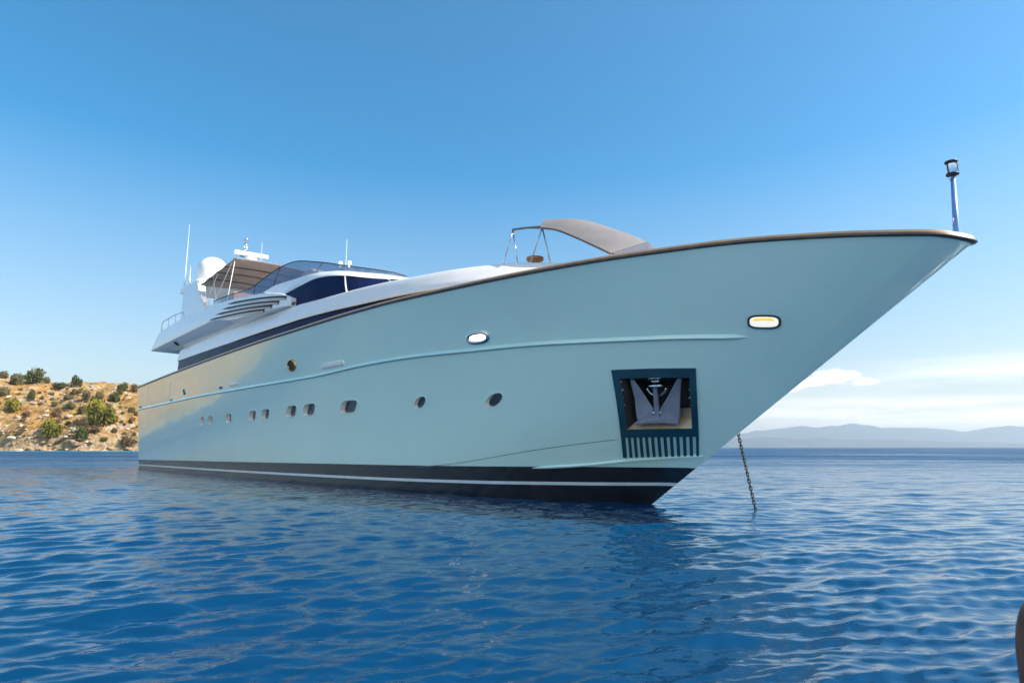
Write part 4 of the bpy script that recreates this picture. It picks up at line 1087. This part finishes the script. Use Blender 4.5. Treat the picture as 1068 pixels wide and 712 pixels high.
SCRUB = [('olive', 2, -211.4, 52.1, 1.86, 1.05, 4.0), ('olive', 0, -181.5, 6.5, 2.05, 1.53, 4.1), ('dull', 2, -160.1, 4.9, 1.3, 1.0, 0.6), ('dry', 0, -167.0, 29.7, 1.41, 1.0, 1.8), ('dry', 1, -172.4, 39.5, 1.59, 1.09, 1.2), ('dry', 1, -187.6, 6.2, 2.14, 1.67, 1.3), ('dull', 1, -180.3, 50.8, 2.95, 2.01, 6.1), ('olive', 1, -157.1, 7.9, 0.91, 0.48, 1.2), ('dull', 0, -182.8, 2.8, 0.94, 0.61, 5.3), ('olive', 1, -152.0, 12.8, 1.0, 0.71, 0.3), ('dull', 2, -175.5, 26.5, 1.67, 1.17, 3.3), ('olive', 0, -195.7, 42.8, 1.44, 0.93, 3.4), ('olive', 1, -168.2, 24.3, 0.9, 0.51, 4.7), ('dull', 1, -195.9, 29.2, 2.72, 1.64, 2.2), ('dull', 2, -204.8, 49.4, 1.56, 1.04, 4.7), ('dull', 2, -148.5, 4.3, 2.12, 1.58, 1.6), ('dry', 1, -190.4, 31.3, 1.05, 0.63, 3.9), ('dull', 1, -200.6, 51.6, 1.33, 0.95, 0.6), ('dull', 1, -197.8, 14.5, 1.26, 0.76, 1.2), ('dull', 0, -168.7, 39.9, 0.95, 0.57, 1.4), ('dull', 1, -165.4, 2.2, 0.93, 0.65, 5.6), ('dull', 2, -176.9, 60.8, 1.54, 0.79, 3.7), ('dry', 1, -187.3, 5.5, 2.83, 1.42, 0.4), ('dull', 2, -173.4, 3.2, 1.02, 0.64, 1.7), ('dry', 2, -178.4, 33.3, 1.2, 0.78, 4.9), ('dull', 2, -201.2, 46.5, 1.33, 0.89, 6.1), ('dull', 2, -214.2, 27.7, 2.2, 1.47, 4.2), ('dull', 1, -155.7, 12.6, 1.56, 1.09, 2.0), ('olive', 1, -166.0, 12.6, 2.26, 1.15, 3.4), ('dull', 1, -156.9, 13.3, 1.81, 1.1, 4.5), ('dull', 2, -190.7, 2.6, 2.59, 1.4, 0.7), ('dry', 1, -164.1, 29.5, 1.06, 0.74, 1.0), ('olive', 0, -174.3, 9.3, 2.04, 1.52, 2.7), ('dull', 2, -180.5, 14.8, 1.07, 0.6, 3.4), ('dull', 2, -194.7, 11.6, 2.69, 1.45, 3.9), ('olive', 2, -177.7, 50.6, 1.28, 0.92, 2.8), ('dull', 1, -166.0, 10.3, 1.17, 0.79, 4.4), ('dry', 2, -188.4, 31.6, 1.32, 0.73, 0.9), ('dull', 0, -195.7, 2.6, 3.05, 1.77, 1.2), ('olive', 0, -175.1, 19.3, 2.38, 1.82, 2.9), ('dull', 1, -156.3, 8.0, 2.72, 1.86, 3.5), ('dull', 2, -197.2, 15.3, 2.79, 1.41, 4.2), ('dry', 2, -209.0, 43.7, 0.94, 0.74, 3.3), ('dull', 2, -187.2, 20.1, 2.41, 1.25, 1.3), ('olive', 2, -161.2, 22.2, 1.85, 1.28, 4.6), ('olive', 2, -191.2, 37.3, 0.98, 0.49, 4.3), ('olive', 1, -177.6, 49.2, 0.91, 0.54, 2.9), ('dry', 2, -171.6, 2.0, 0.93, 0.48, 5.9), ('dull', 1, -180.5, 7.5, 0.9, 0.63, 3.9), ('olive', 1, -181.8, 48.8, 1.25, 0.64, 5.2), ('dry', 1, -198.7, 34.3, 1.01, 0.52, 1.5), ('dry', 1, -205.3, 35.6, 2.07, 1.6, 4.4), ('dry', 0, -202.4, 29.9, 0.93, 0.64, 4.6), ('dull', 2, -201.9, 29.3, 2.32, 1.22, 0.4), ('olive', 1, -165.8, 19.8, 1.3, 0.94, 0.4), ('olive', 1, -146.4, 2.2, 1.28, 0.75, 3.7), ('dry', 1, -195.1, 14.4, 2.7, 2.02, 1.1), ('olive', 2, -180.9, 55.2, 1.0, 0.59, 0.7), ('dry', 0, -191.2, 3.5, 0.9, 0.71, 4.9), ('dull', 2, -205.8, 41.7, 2.55, 1.79, 3.3), ('dull', 0, -165.6, 1.7, 1.5, 0.78, 3.7), ('dry', 0, -161.6, 11.2, 2.11, 1.29, 1.7), ('dull', 0, -201.0, 33.8, 2.43, 1.37, 4.5), ('olive', 2, -196.6, 30.5, 2.99, 1.69, 1.0), ('dull', 1, -175.9, 11.9, 1.16, 0.82, 5.1), ('dull', 0, -187.8, 10.5, 0.91, 0.47, 0.7), ('dry', 1, -172.7, 31.5, 1.43, 0.81, 0.3), ('olive', 1, -184.4, 2.8, 1.15, 0.67, 4.7), ('olive', 1, -174.2, 26.5, 1.46, 0.98, 3.7), ('dry', 0, -163.6, 2.6, 2.89, 1.77, 0.3), ('olive', 1, -176.0, 3.8, 1.92, 1.01, 5.1), ('dull', 0, -182.5, 31.9, 2.26, 1.26, 5.0), ('dull', 2, -220.3, 38.7, 1.45, 0.98, 0.2), ('dull', 0, -184.6, 9.2, 1.17, 0.58, 1.6), ('dull', 2, -183.5, 64.7, 1.57, 1.12, 1.8), ('dry', 0, -197.8, 54.0, 1.45, 1.1, 5.4), ('dry', 2, -173.4, 30.8, 2.3, 1.4, 3.3), ('dry', 0, -217.6, 44.0, 2.04, 1.39, 0.7), ('dull', 1, -162.1, 7.1, 2.85, 1.76, 2.5), ('dry', 0, -159.6, 5.9, 0.93, 0.48, 1.5), ('olive', 0, -156.4, 2.3, 3.01, 1.87, 5.5), ('olive', 2, -184.8, 26.3, 2.25, 1.22, 3.2), ('dry', 0, -213.7, 37.3, 1.52, 1.13, 2.3), ('dull', 0, -192.2, 10.4, 1.05, 0.84, 1.2), ('dry', 2, -200.9, 15.5, 0.9, 0.47, 0.2), ('dry', 2, -155.9, 20.9, 2.8, 2.01, 0.2), ('dull', 2, -200.0, 56.4, 0.9, 0.53, 4.7), ('dull', 2, -168.2, 4.8, 1.8, 1.16, 5.4), ('dull', 1, -160.5, 17.0, 1.46, 1.02, 1.2), ('dry', 0, -176.8, 9.3, 1.11, 0.59, 5.1), ('dry', 1, -153.1, 7.4, 2.0, 1.03, 5.5), ('dull', 2, -174.4, 8.6, 0.93, 0.51, 6.0), ('dull', 0, -165.3, 14.8, 1.84, 1.19, 0.5), ('dry', 1, -205.4, 33.8, 0.96, 0.5, 0.2), ('dull', 1, -176.1, 1.6, 2.06, 1.15, 0.8), ('dry', 1, -177.9, 9.3, 2.4, 1.81, 5.1), ('dull', 0, -170.7, 34.9, 1.38, 0.93, 0.3), ('olive', 0, -203.1, 45.6, 1.4, 0.7, 2.6), ('dry', 1, -181.3, 15.4, 0.93, 0.55, 0.5), ('dull', 2, -178.0, 9.1, 1.1, 0.81, 0.1), ('dry', 1, -208.0, 33.4, 1.67, 1.12, 0.5), ('dry', 2, -209.0, 40.6, 2.12, 1.26, 5.5), ('dry', 2, -230.5, 62.7, 1.21, 0.95, 3.2), ('dull', 2, -197.2, 11.8, 0.9, 0.54, 0.6), ('dull', 0, -186.8, 3.5, 2.71, 2.16, 5.4), ('olive', 1, -214.2, 52.7, 0.95, 0.53, 1.1), ('dull', 2, -179.9, 2.6, 0.9, 0.57, 4.6), ('dry', 0, -166.6, 2.0, 0.97, 0.63, 3.2), ('dull', 1, -201.5, 31.4, 0.92, 0.69, 5.4), ('olive', 0, -172.0, 1.6, 2.96, 1.58, 5.2)]
for k, v, X, D, w, h, rz in SCRUB: bush("scrub_tuft", k, v, X, D, w, h, "small low scrub tuft dotted over the ochre slope between the bushes", "small scrub tufts on the hill", rz)
def rock_mesh(seed):
    bm = bmesh.new(); bmesh.ops.create_icosphere(bm, subdivisions=3, radius=1); g = np.random.default_rng(seed)
    cuts = [(Vector(g.normal(size=3)).normalized(), .45 + .4*g.random()) for _ in range(11)]
    for v in bm.verts:
        for n, d in cuts:
            q = v.co.dot(n) - d
            if q > 0: v.co -= n*q*.92
        v.co *= 1 + .05*float(g.normal()); v.co.z *= .72
    me = bpy.data.meshes.new('boulder'); bm.to_mesh(me); bm.free(); return me
rock_ms = [mat('pale_limestone', (.34, .27, .20), rough=.95, spec=.1, vary=.3, vscale=1.2, vcol=(.62, .54, .44), bump=.06, bscale=3), mat('brown_limestone', (.19, .11, .065), rough=.95, spec=.1, vary=.3, vscale=1.5, vcol=(.42, .30, .20), bump=.06, bscale=3)]
rocks = [rock_mesh(s) for s in range(5)]
for i, me in enumerate(rocks): me.materials.append(rock_ms[1 if i in (1, 3) else 0])
ROCKS = [(0, -135.0, 0.8, 2.17, 3.3), (2, -208.7, 9.1, 2.03, 0.6), (3, -203.3, 0.1, 0.96, 3.3), (3, -140.3, 4.5, 1.23, 3.8), (3, -172.0, 1.1, 0.61, 1.3), (3, -179.7, -0.2, 1.15, 1.5), (2, -192.3, -0.6, 1.29, 0.8), (3, -192.0, 0.3, 1.18, 1.9), (1, -141.1, 0.2, 1.25, 5.9), (3, -153.6, 1.0, 1.12, 0.0), (0, -187.3, 5.9, 0.76, 0.7), (3, -160.0, -0.3, 2.1, 0.4), (2, -184.4, -0.2, 0.82, 2.1), (2, -206.7, 1.5, 1.87, 4.8), (2, -188.7, 2.5, 1.62, 0.3), (3, -201.1, 2.0, 0.7, 4.9), (4, -161.4, 2.2, 0.61, 5.5), (4, -194.7, 3.2, 0.6, 5.4), (3, -179.8, 4.8, 1.63, 5.5), (0, -206.1, -0.1, 0.9, 1.6), (1, -159.9, 2.1, 1.2, 6.1), (3, -181.1, 0.9, 1.11, 4.1), (1, -136.5, 3.7, 0.88, 4.6), (1, -160.8, 2.9, 0.72, 1.0), (2, -172.9, -0.7, 0.63, 4.1), (2, -186.0, 5.6, 0.61, 0.4), (2, -154.9, -0.4, 1.51, 3.2), (4, -145.6, -0.4, 0.99, 3.2), (1, -130.7, 10.8, 0.86, 4.0), (2, -209.8, -0.1, 0.6, 2.4), (1, -177.4, 1.7, 1.1, 0.2), (3, -187.1, 1.7, 0.85, 5.2), (1, -168.8, 3.0, 1.32, 0.0), (4, -204.9, 3.1, 0.65, 0.1), (3, -131.0, 1.0, 0.93, 3.0), (4, -194.0, -0.7, 0.85, 1.9), (0, -175.0, -0.5, 0.61, 6.1), (4, -167.2, 4.8, 1.98, 2.3), (2, -182.6, -1.0, 2.05, 1.9), (3, -183.6, 4.8, 0.8, 4.2), (0, -134.3, 0.4, 1.78, 1.4), (4, -131.9, -1.2, 1.43, 0.7), (1, -177.0, -0.7, 1.06, 4.8), (0, -180.1, 4.4, 0.77, 0.7), (1, -184.3, -0.8, 2.29, 2.1), (0, -189.4, 4.3, 0.76, 5.6), (3, -199.1, 4.3, 0.82, 2.1), (4, -208.2, 1.2, 0.63, 4.7), (1, -140.2, 1.8, 0.74, 5.5), (2, -142.3, 2.2, 1.09, 5.0), (0, -201.8, 1.9, 1.83, 3.9), (1, -152.8, -0.3, 0.61, 0.4), (2, -196.0, 3.7, 0.95, 3.6), (3, -138.0, 3.0, 0.89, 0.8), (1, -133.9, -0.3, 2.23, 0.5), (4, -163.7, 2.5, 1.51, 0.3), (3, -159.0, 4.7, 0.79, 4.3), (0, -210.9, 6.0, 0.6, 1.9), (1, -193.8, 4.1, 1.34, 2.6), (3, -150.9, -0.6, 1.03, 4.9), (1, -132.4, 5.9, 2.16, 2.4), (3, -174.5, 1.5, 0.73, 5.8), (2, -182.2, 2.5, 1.31, 4.8), (3, -165.1, 1.8, 1.94, 1.0), (4, -204.1, 2.9, 0.67, 3.3), (4, -139.8, 1.5, 0.66, 5.5), (1, -140.0, 6.1, 1.55, 1.1), (2, -186.3, 2.8, 0.64, 3.8), (4, -169.7, 0.8, 0.64, 3.4), (4, -156.4, -1.1, 0.74, 4.6), (2, -181.2, 0.8, 0.9, 2.9), (0, -181.5, 2.6, 0.73, 5.6), (4, -212.8, -0.9, 0.72, 3.8), (3, -179.6, 0.4, 1.76, 1.4), (2, -148.1, 10.2, 1.36, 2.7), (4, -198.4, 8.0, 0.68, 0.6), (2, -178.7, -0.8, 0.81, 5.9), (4, -149.0, 1.1, 0.73, 4.8), (1, -210.5, 0.5, 0.6, 4.6), (1, -212.3, -0.6, 1.14, 5.3), (4, -167.1, 0.7, 0.98, 5.2), (4, -162.3, -0.1, 0.61, 0.3), (0, -192.1, 0.8, 0.63, 2.0), (3, -147.9, 0.6, 1.55, 1.6), (2, -166.6, -0.8, 0.6, 3.7), (4, -130.2, 0.5, 0.95, 4.3), (3, -164.5, 5.0, 1.83, 4.5), (0, -177.2, -0.4, 2.11, 2.8), (4, -184.6, 0.1, 2.09, 5.7), (3, -134.4, 2.7, 0.78, 0.4), (0, -177.7, 4.6, 1.44, 5.9), (3, -156.4, -1.2, 0.8, 3.1), (2, -169.4, 2.6, 1.22, 1.7), (1, -166.1, 2.9, 0.91, 5.6), (0, -137.0, 3.8, 1.05, 3.7), (1, -176.1, 0.5, 2.13, 4.7), (3, -203.3, 2.5, 1.35, 3.8), (4, -143.8, 0.4, 0.68, 6.2), (3, -140.4, 2.7, 1.69, 4.9), (3, -165.0, 1.4, 2.09, 2.7), (1, -152.4, 2.8, 0.6, 2.2), (1, -166.2, 1.9, 2.09, 1.2), (1, -189.0, 2.5, 0.64, 0.3), (2, -135.0, -0.8, 0.61, 5.0), (3, -204.6, -0.5, 0.66, 3.3), (0, -139.8, 4.4, 0.65, 3.0), (2, -133.8, 4.5, 1.85, 2.8), (2, -150.2, 3.9, 1.02, 0.2), (0, -170.5, 6.5, 0.61, 3.6), (0, -135.8, 3.2, 2.16, 2.0), (3, -130.7, 0.6, 1.56, 5.2), (1, -212.0, 2.4, 2.03, 4.9), (1, -173.8, -1.1, 2.1, 1.2), (0, -209.8, 2.9, 2.0, 0.8), (4, -150.1, -0.0, 0.65, 3.6), (2, -210.2, 1.9, 0.62, 0.9), (1, -155.2, -1.2, 1.6, 0.6), (3, -176.6, 3.2, 0.73, 1.2), (3, -139.6, 2.6, 0.84, 5.4), (4, -203.7, 5.6, 0.94, 4.3), (2, -146.0, 10.3, 0.6, 1.9), (2, -157.2, 29.3, 0.59, 4.8), (3, -189.6, 33.5, 1.11, 0.2), (1, -214.9, 47.1, 1.18, 4.5), (4, -213.0, 12.9, 1.48, 2.7), (2, -132.4, 61.4, 0.48, 4.5), (0, -145.6, 51.9, 1.4, 0.4), (3, -189.0, 10.3, 0.86, 3.4), (3, -132.4, 12.1, 0.43, 1.3), (0, -139.0, 34.4, 0.48, 3.6), (0, -159.9, 16.8, 0.42, 3.6), (3, -208.1, 26.9, 0.44, 2.6), (0, -152.6, 33.6, 0.52, 1.6), (3, -159.6, 14.7, 0.85, 3.6), (3, -163.8, 51.5, 1.17, 1.4), (4, -131.3, 38.2, 0.44, 0.0), (4, -194.7, 23.8, 0.86, 5.3), (4, -136.8, 53.6, 1.3, 6.2), (3, -151.3, 8.3, 0.77, 4.3), (2, -190.5, 57.7, 0.49, 2.9), (0, -200.4, 57.3, 1.36, 1.4), (4, -186.6, 56.8, 1.32, 0.7), (1, -175.4, 5.1, 1.21, 5.9), (4, -145.9, 22.0, 0.56, 4.1), (4, -179.0, 60.7, 0.64, 6.1), (2, -192.8, 16.6, 0.42, 5.8), (1, -170.6, 23.3, 1.34, 1.3), (4, -204.4, 54.2, 1.5, 3.4), (4, -153.1, 4.2, 0.67, 0.8), (0, -210.3, 29.1, 0.77, 2.7), (4, -154.2, 5.8, 0.47, 3.2), (0, -147.8, 9.3, 1.37, 2.2), (4, -198.1, 12.8, 1.08, 2.7), (0, -190.3, 28.8, 0.57, 0.6), (1, -202.0, 60.8, 0.76, 6.0), (4, -163.8, 56.9, 0.6, 1.9), (4, -146.0, 16.6, 0.48, 2.5), (2, -133.6, 55.7, 1.0, 5.6), (2, -193.6, 13.2, 0.53, 0.2), (2, -206.6, 12.7, 0.43, 1.6), (0, -206.3, 15.0, 0.61, 5.1), (2, -190.3, 19.8, 1.29, 0.1), (4, -171.3, 7.0, 0.42, 4.2), (4, -175.4, 48.7, 1.5, 3.6), (1, -176.3, 4.0, 1.48, 0.7), (3, -177.0, 12.4, 1.48, 1.9), (2, -202.9, 55.7, 0.51, 0.4), (0, -201.1, 22.6, 0.48, 4.2), (3, -139.4, 8.1, 0.42, 4.2), (3, -141.2, 7.0, 0.96, 1.8), (0, -199.2, 19.5, 1.25, 5.3), (4, -194.1, 23.7, 0.45, 1.4), (2, -143.3, 6.6, 1.41, 2.8), (4, -164.2, 61.0, 1.0, 5.0), (2, -151.8, 5.1, 1.12, 2.1), (3, -211.3, 18.0, 0.74, 2.3), (3, -165.6, 20.5, 0.95, 0.1), (4, -162.4, 48.7, 0.42, 2.9), (1, -146.4, 39.3, 0.56, 0.2), (1, -172.5, 49.5, 1.2, 4.5), (2, -172.9, 12.4, 0.49, 2.1), (0, -214.5, 23.8, 1.11, 2.1), (1, -142.4, 30.4, 1.12, 0.7), (4, -180.5, 8.8, 0.43, 4.5), (4, -214.6, 32.9, 1.4, 4.3), (2, -203.8, 44.4, 1.1, 3.7), (1, -137.1, 30.0, 0.8, 5.2), (0, -185.7, 39.9, 0.67, 1.0), (2, -174.3, 58.4, 0.89, 3.4), (0, -138.2, 4.4, 0.42, 5.1), (2, -164.6, 44.2, 0.52, 0.9), (2, -205.1, 30.2, 1.25, 3.4), (4, -213.6, 4.0, 1.07, 1.2), (1, -193.0, 57.6, 0.66, 0.9), (0, -199.6, 5.2, 1.48, 2.8), (2, -210.0, 13.9, 1.17, 5.3), (2, -176.9, 14.1, 1.5, 1.7), (1, -202.9, 26.2, 1.23, 3.3), (2, -145.1, 16.4, 0.94, 2.9), (0, -188.8, 15.1, 1.07, 1.4), (0, -172.1, 18.5, 1.33, 2.2), (1, -154.7, 14.9, 1.02, 6.2), (4, -184.2, 29.1, 0.42, 2.4), (4, -163.2, 10.5, 0.91, 3.1), (2, -130.6, 59.7, 0.77, 1.8), (0, -168.9, 48.0, 1.34, 5.5), (3, -148.8, 24.0, 0.77, 3.5), (1, -183.2, 30.1, 0.42, 0.6), (0, -159.2, 22.3, 0.46, 0.1), (4, -135.2, 51.3, 0.42, 5.5), (2, -154.0, 11.2, 0.94, 0.4), (4, -189.7, 7.4, 1.3, 0.8), (2, -206.3, 6.2, 1.22, 6.1), (0, -212.0, 24.1, 0.43, 1.1), (2, -199.5, 30.7, 0.46, 5.4), (1, -163.7, 4.1, 0.48, 3.8), (0, -188.3, 6.1, 0.43, 3.9), (1, -175.0, 12.0, 0.44, 1.9), (1, -140.2, 5.7, 0.42, 3.5), (0, -212.8, 15.4, 0.51, 2.7), (2, -178.2, 50.9, 0.5, 4.9), (0, -196.1, 7.8, 0.42, 6.0), (1, -158.5, 35.3, 0.43, 0.4), (4, -156.0, 50.3, 0.64, 1.2), (0, -132.1, 4.7, 0.49, 4.0), (3, -198.9, 13.5, 0.58, 6.1), (2, -130.6, 6.4, 1.26, 1.6), (1, -177.8, 5.0, 1.01, 4.4), (1, -193.9, 4.5, 1.04, 0.8), (4, -131.4, 30.3, 0.47, 4.8), (3, -149.8, 18.0, 0.77, 3.7), (1, -198.3, 18.5, 1.13, 5.0), (0, -158.5, 56.4, 1.1, 4.2), (3, -203.8, 4.7, 0.47, 4.8), (4, -131.2, 11.1, 1.56, 1.0), (4, -169.3, 13.2, 1.05, 2.2), (3, -181.5, 31.3, 0.5, 3.8), (3, -210.5, 31.1, 0.61, 5.8), (2, -133.9, 5.2, 1.09, 3.1), (3, -205.5, 55.4, 0.87, 4.0)]
for i, X, D, s, rz in ROCKS:
    o = bpy.data.objects.new('boulder', rocks[i]); col.objects.link(o)
    o.location = (X, float(shore_y(X)) + D, float(hill_z(X, D)) + s*.12); o.scale = (s*1.25, s, s*.8); o.rotation_euler = (.1*(i - 2), .12*(i - 1), rz)
    if D < 5: tag(o, 'weathered boulder among the rocks lining the shore at the foot of the hill', 'boulder', 'boulders along the shore')
    else: tag(o, 'weathered boulder lying among dry scrub higher up the slope', 'boulder', 'boulders on the slope')
